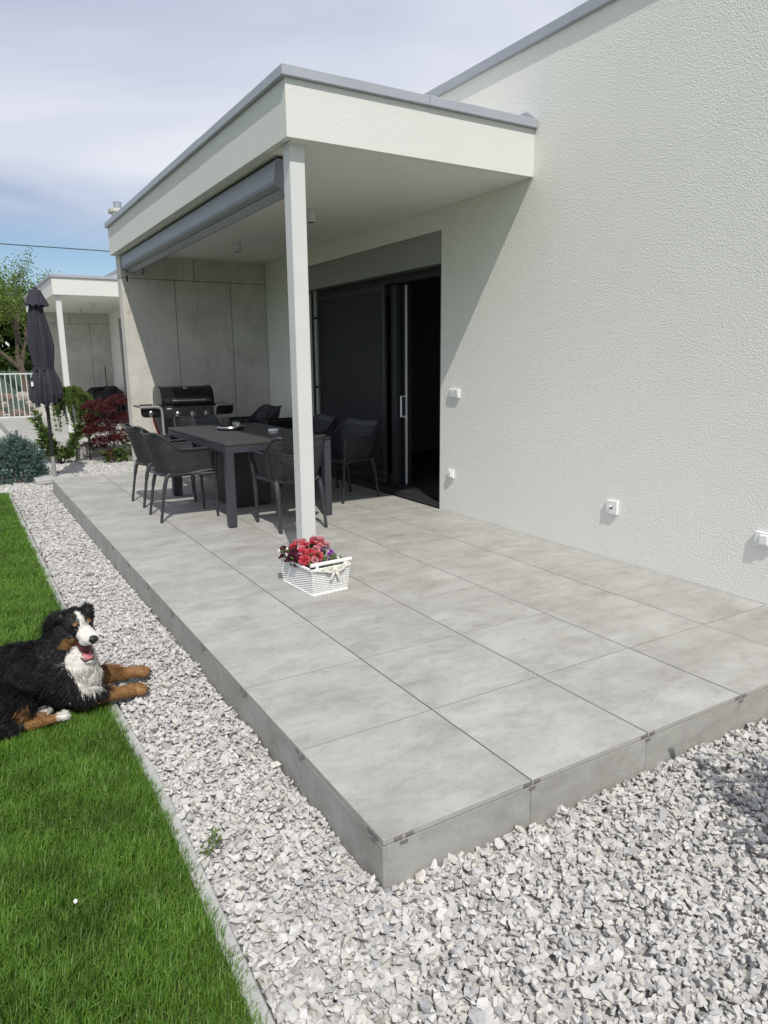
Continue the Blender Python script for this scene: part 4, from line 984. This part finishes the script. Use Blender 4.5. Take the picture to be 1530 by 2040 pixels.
# off-frame bush whose shade falls on the gravel at the right edge
rgb_ = random.Random(3)
stems_plant('bushy_shrub', 'upright leafy shrub beyond the terrace corner, casting shade on gravel', (1.20, -.92, -.2), [([(0, 0, 0), (rgb_.uniform(-.1, .1), rgb_.uniform(-.1, .1), .5), (rgb_.uniform(-.22, .22), rgb_.uniform(-.2, .2), rgb_.uniform(.8, 1.12))], 2) for _ in range(9)], 26, .075, .02, 'leaf_dark', 51, jitter=.05)
# weed between stones, clover flower in the lawn
stems_plant('weed', 'small green weed sprouting between gravel and kerb', (-.415, .455, -.165), [([(0, 0, 0), (.03, .02, .02), (.05, .05, .03)], 1), ([(0, 0, 0), (-.01, -.03, .02), (.0, -.06, .03)], 1), ([(0, 0, 0), (.02, -.01, .03), (.05, -.02, .04)], 1)], 16, .022, .006, 'leaf_rhodo', 41, 'weed', r=.002, jitter=.005)
dz = empty('clover_flower', (-.82, .36, -.17)); tag(dz, 'single white clover flower in the lawn', 'flower')
MB().tube([(0, 0, 0), (.003, 0, .066)], .0012, 5).build('stalk', 'leaf_rhodo', dz); MB().lathe([(.001, .064), (.0055, .067), (.006, .072), (.003, .076), (0, .077)], 10, cap=False).build('bloom', 'white_plastic', dz)
# interior table and seats glimpsed through the open door
it = empty('indoor_table', (5.6, 5.3, .001)); tag(it, 'dim dining table inside the dark room', 'table')
MB().box(-.5, .5, -.9, .9, .72, .75, .004).build('top', 'room_floor', it)
for sx in (-1, 1):
    for sy in (-1, 1): MB().tube([(sx*.42, sy*.8, .72), (sx*.44, sy*.83, 0)], .025, 6).build('leg', 'black_matt', it)
def dim_chair(x, y, a, lb):
    c = empty('indoor_chair', (x, y, .001), R(a)); tag(c, lb, 'chair', 'indoor dining chairs')
    def sh(u, v): return (-.22+.42*max(0, 1-v*2)-.06*max(0, v*2-1)+.0, (u-.5)*.46*(1-.1*v), .46+max(0, v-.42)**1.0*.66+.03*(u-.5)**2*4)
    b = MB(); b.surf(sh, 8, 12); b.build('shell', 'black_matt', c, smooth=True, fix=False).modifiers.new('thick', 'SOLIDIFY').thickness = .012
    for sx in (-1, 1):
        for sy in (-1, 1): MB().tube([(sx*.08-.02, sy*.1, .45), (sx*.22-.02, sy*.22, 0)], .011, 6).build('leg', 'black_matt', c)
dim_chair(4.95, 5.0, 0, 'dim shell chair inside the room, nearer one'); dim_chair(4.95, 5.75, 0, 'dim shell chair inside the room, farther one'); dim_chair(5.6, 4.2, 90, 'dim shell chair at the indoor table end')

# ------------------------------------------------------------------ gravel
def replicate(protos, pick, scale, rot, loc):
    Vs, Fs, off = [], [], 0
    for k, (PV, PF) in enumerate(protos):
        i = np.where(pick == k)[0]
        if not len(i): continue
        V = np.einsum('nij,nvj->nvi', rot[i], PV[None]*scale[i][:, None, :])+loc[i][:, None, :]
        F = PF[None]+(np.arange(len(i))*len(PV))[:, None, None]+off
        Vs.append(V.reshape(-1, 3)); Fs.append(F.reshape(-1, 3)); off += len(i)*len(PV)
    return np.concatenate(Vs), np.concatenate(Fs)
def rotmat(a, b, c):
    ca, sa, cb, sb, cc, sc = np.cos(a), np.sin(a), np.cos(b), np.sin(b), np.cos(c), np.sin(c); o = np.zeros_like(a); e = np.ones_like(a)
    X = np.stack([e, o, o, o, ca, -sa, o, sa, ca], -1).reshape(-1, 3, 3); Y = np.stack([cb, o, sb, o, e, o, -sb, o, cb], -1).reshape(-1, 3, 3); Z = np.stack([cc, -sc, o, sc, cc, o, o, o, e], -1).reshape(-1, 3, 3)
    return Z@Y@X
rg = random.Random(77); protos = []
for k in range(14):
    me = stone_mesh(rg, 1, rg.uniform(.60, .95), rg.uniform(.42, .75), rg.choice([8, 9, 10, 11]), 'proto'); V = np.array([v.co[:] for v in me.vertices]); F = np.array([p.vertices[:] for p in me.polygons]); protos.append((V, F)); bpy.data.meshes.remove(me)
def gravel(name, label, regions, z0, seed):
    nr = np.random.default_rng(seed); allp = []
    for (x0, x1, y0, y1, dens, smin, smax, thick) in regions:
        n = int((x1-x0)*(y1-y0)*dens); s_ = (smin+(smax-smin)*nr.beta(1.2, 4.3, n))/2
        x = nr.uniform(x0, x1, n); y = nr.uniform(y0, y1, n); x = np.clip(x, x0+s_*.75, x1-s_*.75); order = np.argsort(-s_+nr.normal(size=n)*.006)
        cell = .010; H = np.zeros((int((x1-x0)/cell)+3, int((y1-y0)/cell)+3)); zc = np.zeros(n)
        ix = ((x-x0)/cell).astype(int); iy = ((y-y0)/cell).astype(int)
        for i in order:
            r = max(1, int(s_[i]*.8/cell)); a0, a1, b0, b1 = max(0, ix[i]-r), ix[i]+r+1, max(0, iy[i]-r), iy[i]+r+1
            h = H[a0:a1, b0:b1]; base = h.mean()*.6+h.min()*.4; zc[i] = base+s_[i]*.30; top = zc[i]+s_[i]*.42; np.maximum(h, top, out=h)
        zc = np.where(zc > thick, thick*.2+nr.uniform(0, .8, n)*thick, zc); allp.append(np.stack([x, y, z0+zc, s_], 1))
    A_ = np.concatenate(allp); n = len(A_); sc = A_[:, 3:4]*nr.uniform(.8, 1.2, (n, 3)); sc[:, 0] *= nr.uniform(.95, 1.35, n)
    rot = rotmat(nr.normal(0, .45, n), nr.normal(0, .45, n), nr.uniform(0, 6.283, n))
    V, F = replicate(protos, nr.integers(0, len(protos), n), sc, rot, A_[:, :3]); o = obj(name, np_mesh(name, V, F), 'gravel'); tag(o, label, 'gravel', kind='stuff'); return n
ng = gravel('gravel', 'crushed pale limestone gravel around the terrace', [
    (-.447, -.002, -.02, 2.8, 5000, .014, .074, .043), (-.462, -.002, 2.8, 8.33, 3000, .018, .060, .043),
    (-.447, 2.3, -1.05, -.002, 5000, .014, .082, .047), (-.43, 2.98, -1.7, -1.05, 900, .03, .07, .04), (2.3, 2.98, -1.05, -.002, 1400, .02, .07, .05),
    (-.9, 2.2, 8.36, 11.48, 1300, .02, .06, .03)], -.192, 3)

# ------------------------------------------------------------------ grass
def grass(name, label, zones, seed):
    nr = np.random.default_rng(seed); P0, Ln, Wd = [], [], []
    for (x0, x1, y0, y1, dens, wid) in zones:
        n = int((x1-x0)*(y1-y0)*dens); x = nr.uniform(x0, x1, n); y = nr.uniform(y0, y1, n)
        kx = np.interp(y, [-3, -.3, .2, .9, 1.4, 1.9, 3.6, 8.4], [-.455, -.458, -.446, -.432, -.444, -.462, -.466, -.472])-.032+nr.normal(0, .010, n)
        m = x < kx; x, y = x[m], y[m]; n = len(x); P0.append(np.stack([x, y, np.full(n, -.183)], 1))
        cl = np.array([noise.noise(Vector((a*9, b*9, 1.3))) for a, b in zip(x, y)]) if n < 140000 else np.zeros(n)
        Ln.append((.050+.016*cl)*nr.uniform(.65, 1.25, n)); Wd.append(np.full(n, wid)*nr.uniform(.7, 1.3, n))
    p = np.concatenate(P0); L = np.concatenate(Ln)[:, None]; w = np.concatenate(Wd)[:, None]; n = len(p)
    th = nr.uniform(0, 6.283, n); lean = np.abs(nr.normal(0, .42, n))+.08; fl = np.array([.25, .15])   # slight common lie
    h = np.stack([np.cos(th)*lean+fl[0]*.3, np.sin(th)*lean+fl[1]*.3, np.zeros(n)], 1); sd = np.stack([-np.sin(th+nr.normal(0, .6, n)), np.cos(th), np.zeros(n)], 1); up = np.array([0, 0, 1.])
    m1 = p+(up*.55+h*.30)*L; tip = p+(up*(.95-.25*lean[:, None])+h*1.0)*L
    V = np.stack([p-sd*w, p+sd*w, m1-sd*w*.85, m1+sd*w*.85, tip], 1).reshape(-1, 3); b = (np.arange(n)*5)[:, None]
    F = np.concatenate([b+[0, 1, 3], b+[0, 3, 2], b+[2, 3, 4]]).astype(np.int32)
    o = obj(name, np_mesh(name, V, F), 'grass'); tag(o, label, 'grass', kind='stuff')
grass('grass', 'short green lawn grass beside the gravel strip', [(-1.30, -.47, -.5, 2.6, 40000, .0012), (-1.25, -.47, 2.6, 8.28, 20000, .0017), (-3.0, -1.25, -1.5, 8.28, 4500, .0030), (-1.30, -.47, -1.5, -.5, 6000, .003)], 5)

# ------------------------------------------------------------------ dog
dog = empty('dog', (-.85, 1.8, -.16)); tag(dog, 'black white and tan dog lying on the lawn with mouth open', 'dog')
DO = Vector(dog.location)
Hd = Vector((-.588, 1.770, .236)); hf = Vector((.29, -.93, -.20)).normalized(); hl = hf.cross(Vector((0, 0, 1))).normalized() * 1.0; hu = hl.cross(hf).normalized()
if hl.x < 0: hl = -hl
HM = Matrix((hf, hl, hu)).transposed()
def hp(f, l, u): return Hd+hf*f+hl*l+hu*u
bm = bmesh.new()
def ball(c, r, basis=None, sub=3):
    r = (r, r, r) if isinstance(r, (int, float)) else r
    m3 = (basis or Matrix.Identity(3)) @ Matrix.Diagonal(Vector(r)); m = Matrix.Translation(Vector(c)-DO) @ m3.to_4x4(); bmesh.ops.create_icosphere(bm, subdivisions=sub, radius=1, matrix=m)
def chain(pts, step=.02):
    for (a, b_) in zip(pts[:-1], pts[1:]):
        pa, pb = Vector(a[:3]), Vector(b_[:3]); n = max(2, int((pb-pa).length/step))
        for k in range(n+1):
            t_ = k/n; ball(pa.lerp(pb, t_), a[3]+(b_[3]-a[3])*t_, sub=2)
# trunk, neck
chain([(-1.38, 1.84, -.03, .115), (-1.22, 1.83, -.01, .142), (-1.05, 1.83, -.005, .150), (-.86, 1.835, .005, .155), (-.72, 1.83, .02, .148)], .04)
chain([(-.71, 1.82, .04, .130), (-.66, 1.80, .12, .095), (-.630, 1.785, .19, .078)], .025)
ball((-.60, 1.775, .05), (.085, .105, .125)); ball((-.575, 1.77, -.01), (.070, .090, .095)); ball((-.66, 1.74, .0), (.09, .07, .12))
# head
ball(hp(-.005, 0, .005), (.082, .070, .066), HM); ball(hp(.03, 0, -.005), (.06, .055, .05), HM); ball(hp(-.04, 0, -.02), (.07, .078, .075), HM)
for s in (-1, 1):
    ball(hp(.048, s*.030, .030), (.022, .020, .016), HM, 2); ball(hp(.03, s*.045, -.035), (.045, .028, .035), HM, 2)
    ball(hp(.122, s*.016, -.018), (.034, .027, .020), HM, 2)
for k in range(6):
    t_ = k/5; ball(hp(.065+.072*t_, 0, .000-.004*t_), (.032, .045-.005*t_, .033-.003*t_), HM, 2)
for k in range(7):
    t_ = k/6; ball(hp(.0+.112*t_, 0, -.074-.056*t_), (.026, .040-.013*t_, .016-.005*t_), HM, 2)
# ears: flat drooping flaps
for s, pts in ((-1, [(-.030, -.060, .046), (-.040, -.080, .040), (-.050, -.092, .016), (-.054, -.098, -.016), (-.052, -.096, -.044)]), (1, [(-.020, .056, .046), (-.032, .074, .048), (-.042, .084, .034), (-.046, .088, .010), (-.045, .086, -.012)])):
    for (a, b_) in zip(pts[:-1], pts[1:]):
        for k in range(4):
            q = Vector(a).lerp(Vector(b_), k/4); ball(hp(*q), (.032, .0105, .024), HM, 2)
# legs
chain([(-.70, 1.735, .0, .085), (-.615, 1.69, -.075, .056), (-.52, 1.685, -.100, .038), (-.43, 1.688, -.110, .030), (-.385, 1.692, -.111, .031)], .015)
chain([(-.60, 1.875, -.04, .065), (-.50, 1.885, -.085, .046), (-.40, 1.885, -.102, .034), (-.33, 1.888, -.108, .030)], .015)
for px, py, pz in ((-.352, 1.695, -.112), (-.296, 1.890, -.110)):
    ball((px-.014, py, pz), (.034, .034, .027))
    for k in range(4): ball((px+.022-.010*abs(k-1.5), py+(k-1.5)*.0215, pz-.005), (.028, .0098, .022), None, 2)
chain([(-1.04, 1.73, -.01, .135), (-.95, 1.70, -.035, .115), (-.875, 1.675, -.06, .075)], .03)
chain([(-.875, 1.675, -.075, .060), (-.93, 1.62, -.11, .042), (-.87, 1.612, -.124, .027), (-.76, 1.622, -.130, .020), (-.715, 1.630, -.130, .021)], .015)
chain([(-.90, 1.67, -.09, .042), (-.83, 1.655, -.108, .027), (-.765, 1.668, -.106, .026)], .015)
for k in range(4): ball((-.690, 1.632+(k-1.5)*.013, -.128), (.020, .009, .016), None, 2)
me = bpy.data.meshes.new('body'); bm.to_mesh(me); bm.free()
body = obj('body', me, None, dog)
md = body.modifiers.new('r', 'REMESH'); md.mode = 'VOXEL'; md.voxel_size = .0048
md = body.modifiers.new('s', 'SMOOTH'); md.iterations = 3; md.factor = .5
dg = bpy.context.evaluated_depsgraph_get(); new = bpy.data.meshes.new_from_object(body.evaluated_get(dg)); body.modifiers.clear(); body.data = new; bpy.data.meshes.remove(me)
new.name = 'body'; nv = len(new.vertices); BV = np.empty(nv*3, np.float32); new.vertices.foreach_get('co', BV); BV = BV.reshape(-1, 3); BN = np.empty(nv*3, np.float32); new.vertices.foreach_get('normal', BN); BN = BN.reshape(-1, 3)
new.polygons.foreach_set('use_smooth', np.ones(len(new.polygons), bool))
BLK, WHT, TAN = np.array([.011, .0105, .0115]), np.array([.66, .64, .60]), np.array([.26, .135, .05])
def sm(a, b_, x): t_ = np.clip((x-a)/(b_-a), 0, 1); return t_*t_*(3-2*t_)
def coat(Pw, jit=0):
    """coat colour, fur length and fur flow at world points"""
    n = len(Pw); rel = Pw-np.array(Hd); f = rel@np.array(hf); l = rel@np.array(hl); u = rel@np.array(hu); al = np.abs(l)
    if jit: jr = np.random.default_rng(1); f = f+jr.normal(0, jit, n); l = l+jr.normal(0, jit, n); u = u+jr.normal(0, jit, n); al = np.abs(l); Pw = Pw+jr.normal(0, jit*1.5, Pw.shape)
    head = (np.linalg.norm(rel, axis=1) < .19) & (u > -.16) & (f > -.07); col = np.tile(BLK, (n, 1))
    # chest bib
    q = (Pw-np.array([-.560, 1.705, .030]))/np.array([.078, .115, .098]); col[(np.sum(q*q, 1) < 1) & ~(head & (u > -.075))] = WHT
    q = (Pw-np.array([-.60, 1.69, .09]))/np.array([.06, .08, .06]); col[(np.sum(q*q, 1) < 1) & ~(head & (u > -.06))] = WHT
    # cheeks
    col[head & (f > .038) & (f < .088) & (u < -.024) & (u > -.074+.2*(.05-f)) & (al > .022)] = TAN*.62
    wd = np.interp(f, [.0, .03, .065, .085, .10, .2], [.006, .010, .014, .032, .06, .06]); col[head & (f > .0) & (al < wd) & (u > -.06) & ((u > .01) | (f > .06))] = WHT
    for s in (-1, 1): col[head & ((f-.058)**2+(l-s*.030)**2+(u-.042)**2 < .0105**2)] = TAN*.75
    col[head & (f > .02) & (u < -.068) & (al < .05)] = WHT
    # legs
    col[(Pw[:, 0] > -.495) & (Pw[:, 2] < -.03) & (Pw[:, 1] < 1.79)] = TAN; col[(Pw[:, 0] > -.545) & (Pw[:, 2] < -.03) & (Pw[:, 1] > 1.80)] = TAN
    for px, py in ((-.352, 1.695), (-.296, 1.890)):
        k_ = (Pw[:, 1]-py)/.0215; fr_ = np.abs(k_-np.round(k_)); col[(Pw[:, 0] > px+.004) & (np.abs(Pw[:, 1]-py) < .05) & (np.abs(np.round(k_)) < 2) & (fr_ < .13) & (Pw[:, 2] < -.07)] = TAN*.18
    und = (Pw[:, 0] > -.64) & (Pw[:, 0] < -.49) & (Pw[:, 2] < -.112) & (Pw[:, 1] < 1.75); col[und] = TAN*.6
    hind = (Pw[:, 1] < 1.70) & (Pw[:, 0] > -.855) & (Pw[:, 0] < -.66) & (Pw[:, 2] < -.088) & ~((Pw[:, 0] > -.72) & (Pw[:, 1] > 1.665)); col[hind] = TAN; col[hind & (Pw[:, 0] > -.725)] = WHT; col[hind & (Pw[:, 1] > 1.645) & (Pw[:, 0] > -.80)] = WHT*.9
    col[(np.sum(((Pw-np.array([-.845, 1.62, -.06]))/np.array([.018, .06, .035]))**2, 1) < 1)] = TAN
    return col, head, f, u
Pw = BV+np.array(DO); col, *_ = coat(Pw)
at = new.color_attributes.new('coat', 'FLOAT_COLOR', 'POINT'); at.data.foreach_set('color', np.concatenate([col, np.ones((nv, 1))], 1).astype(np.float32).ravel())
t = NT('dog_coat'); a = t.n('ShaderNodeAttribute', attribute_name='coat'); t.fin(a.outputs['Color'], .55, spec=.35); M['coat'] = t.m
new.materials.clear(); new.materials.append(M['coat'])
# fur
nr = np.random.default_rng(12); pol = np.empty(len(new.polygons), np.float32); new.polygons.foreach_get('area', pol)
fv = np.array([p.vertices[:][:3] for p in new.polygons]); NF = 95000; pick = nr.choice(len(pol), NF, p=pol/pol.sum()); wts = nr.dirichlet([1, 1, 1], NF)
ro = np.einsum('nk,nkj->nj', wts, BV[fv[pick]]); rn = unit(np.einsum('nk,nkj->nj', wts, BN[fv[pick]])); Pw = ro+np.array(DO); col, head, f, u = coat(Pw, .004)
face = head & (f > .0); low = (Pw[:, 2] < -.07) & (Pw[:, 0] > -.56) | ((Pw[:, 0] > -.87) & (Pw[:, 1] < 1.70) & (Pw[:, 2] < -.08))
L = np.where(face, .010, np.where(low, .010, .042))*nr.uniform(.6, 1.35, NF); L = np.where(head & ~face, .022*nr.uniform(.7, 1.2, NF), L); L = np.where(head & (f > .085), .005, L)
L = np.where((Pw[:, 0] > -.68) & (Pw[:, 2] > -.12) & ~head & ~low & (col[:, 0] > .3), L*.75, L)
L = np.where((Pw[:, 0] > -.375) & (Pw[:, 2] < -.06), .004, L)
keep = ~(head & (f > .0) & (u < -.035) & (rn@np.array(hf) > .75) & (f > .09)); 
flow = np.tile(np.array([-.75, -.10, -.55]), (NF, 1)); flow[low] = np.array([.8, 0, -.15]); flow[head] = -np.array(hf)*.8+np.array([0, 0, -.5]); bib = (Pw[:, 0] > -.66) & (Pw[:, 2] > -.12) & ~head & ~low; flow[bib] = np.array([.12, -.35, -.9])
flow = flow-rn*np.sum(flow*rn, 1)[:, None]*.85; cl_ = np.array([noise.noise_vector(Vector(q*17.0))[:] for q in ro]); d0 = unit(flow+rn*.36+cl_*.35+nr.normal(0, .10, (NF, 3))); wv = (np.array([noise.noise_vector(Vector(q*34.0))[:] for q in ro])*.95+nr.normal(0, .10, (NF, 3)))*np.where(L > .02, 1, .25)[:, None]; L_ = L[:, None]
p1 = ro+d0*L_*.45+wv*L_*.22; p2 = p1+unit(d0-rn*.35-wv*.9)*L_*.35; p3 = p2+unit(d0-rn*.45+wv*1.2)*L_*.30
sd = unit(np.cross(d0, rn+nr.normal(0, .5, (NF, 3)))); w0 = np.where(L > .02, .0009, .0007)[:, None]*nr.uniform(.7, 1.4, (NF, 1))
V = np.stack([ro-rn*.002-sd*w0, ro-rn*.002+sd*w0, p1-sd*w0, p1+sd*w0, p2-sd*w0*.8, p2+sd*w0*.8, p3-sd*w0*.25, p3+sd*w0*.25], 1)[keep].reshape(-1, 3); n = int(keep.sum()); b0 = (np.arange(n)*8)[:, None]
F = np.concatenate([b0+[0, 1, 3, 2], b0+[2, 3, 5, 4], b0+[4, 5, 7, 6]]); fm = np_mesh('fur', V, F, True)
lock = np.array([noise.noise(Vector(q*40.0)) for q in ro]); cc = np.repeat((col*(nr.uniform(.7, 1.2, (NF, 1))*(1+.5*lock[:, None])))[keep], 8, 0); at = fm.color_attributes.new('coat', 'FLOAT_COLOR', 'POINT'); at.data.foreach_set('color', np.concatenate([cc, np.ones((len(cc), 1))], 1).astype(np.float32).ravel())
t = NT('dog_fur'); a = t.n('ShaderNodeAttribute', attribute_name='coat'); t.fin(a.outputs['Color'], .5, spec=.16); M['fur'] = t.m
fo = obj('fur', fm, 'fur', dog); fo['kind'] = 'stuff'
# face details
M['dog_nose'] = simple('dog_nose', (.014, .013, .013), .3, bump=.3, bs=700); M['tongue'] = simple('tongue', (.42, .13, .15), .35, var=.15, vs=40); M['mouth'] = simple('mouth_lining', (.10, .022, .028), .4, var=.2, vs=40); M['eye'] = simple('dog_eye', (.012, .008, .006), .08); M['tooth'] = simple('tooth', (.68, .64, .54), .35)
def blob(name, mat, parts):
    bm_ = bmesh.new()
    for c, r in parts: bmesh.ops.create_icosphere(bm_, subdivisions=3, radius=1, matrix=Matrix.Translation(hp(*c)-DO) @ (HM @ Matrix.Diagonal(Vector(r))).to_4x4())
    m_ = bpy.data.meshes.new(name); bm_.to_mesh(m_); bm_.free()
    if len(parts) > 1:
        o = obj(name, m_, mat, dog); q = o.modifiers.new('r', 'REMESH'); q.mode = 'VOXEL'; q.voxel_size = .0022; q = o.modifiers.new('s', 'SMOOTH'); q.iterations = 3; return o
    for p in m_.polygons: p.use_smooth = True
    return obj(name, m_, mat, dog)
blob('nose', 'dog_nose', [((.166, 0, .006), (.014, .022, .016)), ((.160, 0, .012), (.014, .017, .010)), ((.166, 0, -.008), (.008, .008, .010)), ((.168, .009, .003), (.010, .009, .008)), ((.168, -.009, .003), (.010, .009, .008))])
for s in (-1, 1): blob('eye', 'eye', [((.073, s*.034, .020), (.011, .0115, .0085))])
blob('mouth_lining', 'mouth', [((.055, 0, -.058), (.05, .036, .026)), ((.085, 0, -.076), (.035, .030, .026)), ((.03, 0, -.055), (.03, .036, .022))])
tg = [((.045+.072*k/9, 0, -.074-.034*k/9), (.016, .0275-.006*(k/9)**2, .007)) for k in range(10)]+[((.124, 0, -.112), (.012, .018, .006))]; blob('tongue', 'tongue', tg)
lip = [((.02+.10*k/11, s*(.041-.018*(k/11)**2), -.076-.044*k/11), (.010, .0045, .005)) for k in range(12) for s in (-1, 1)]+[((.127, y_, -.122), (.006, .008, .005)) for y_ in (-.016, -.006, .006, .016)]; blob('lip', 'mouth', lip)
for k in range(6): blob('tooth', 'tooth', [((.130-.004*abs(k-2.5)/2.5, (k-2.5)*.0062, -.115), (.0024, .0024, .005))])
for s in (-1, 1): blob('tooth', 'tooth', [((.118, s*.021, -.110), (.003, .003, .009))])
for px, py, pz in ((-.352, 1.695, -.112), (-.296, 1.890, -.110)):
    for k in range(4):
        q = Vector((px+.043-.010*abs(k-1.5), py+(k-1.5)*.0215, pz-.008))-DO; MB().tube([q, q+Vector((.010, 0, -.003)), q+Vector((.016, 0, -.010))], [.0045, .0035, .001], 6).build('claw', 'dog_nose', dog, smooth=True)
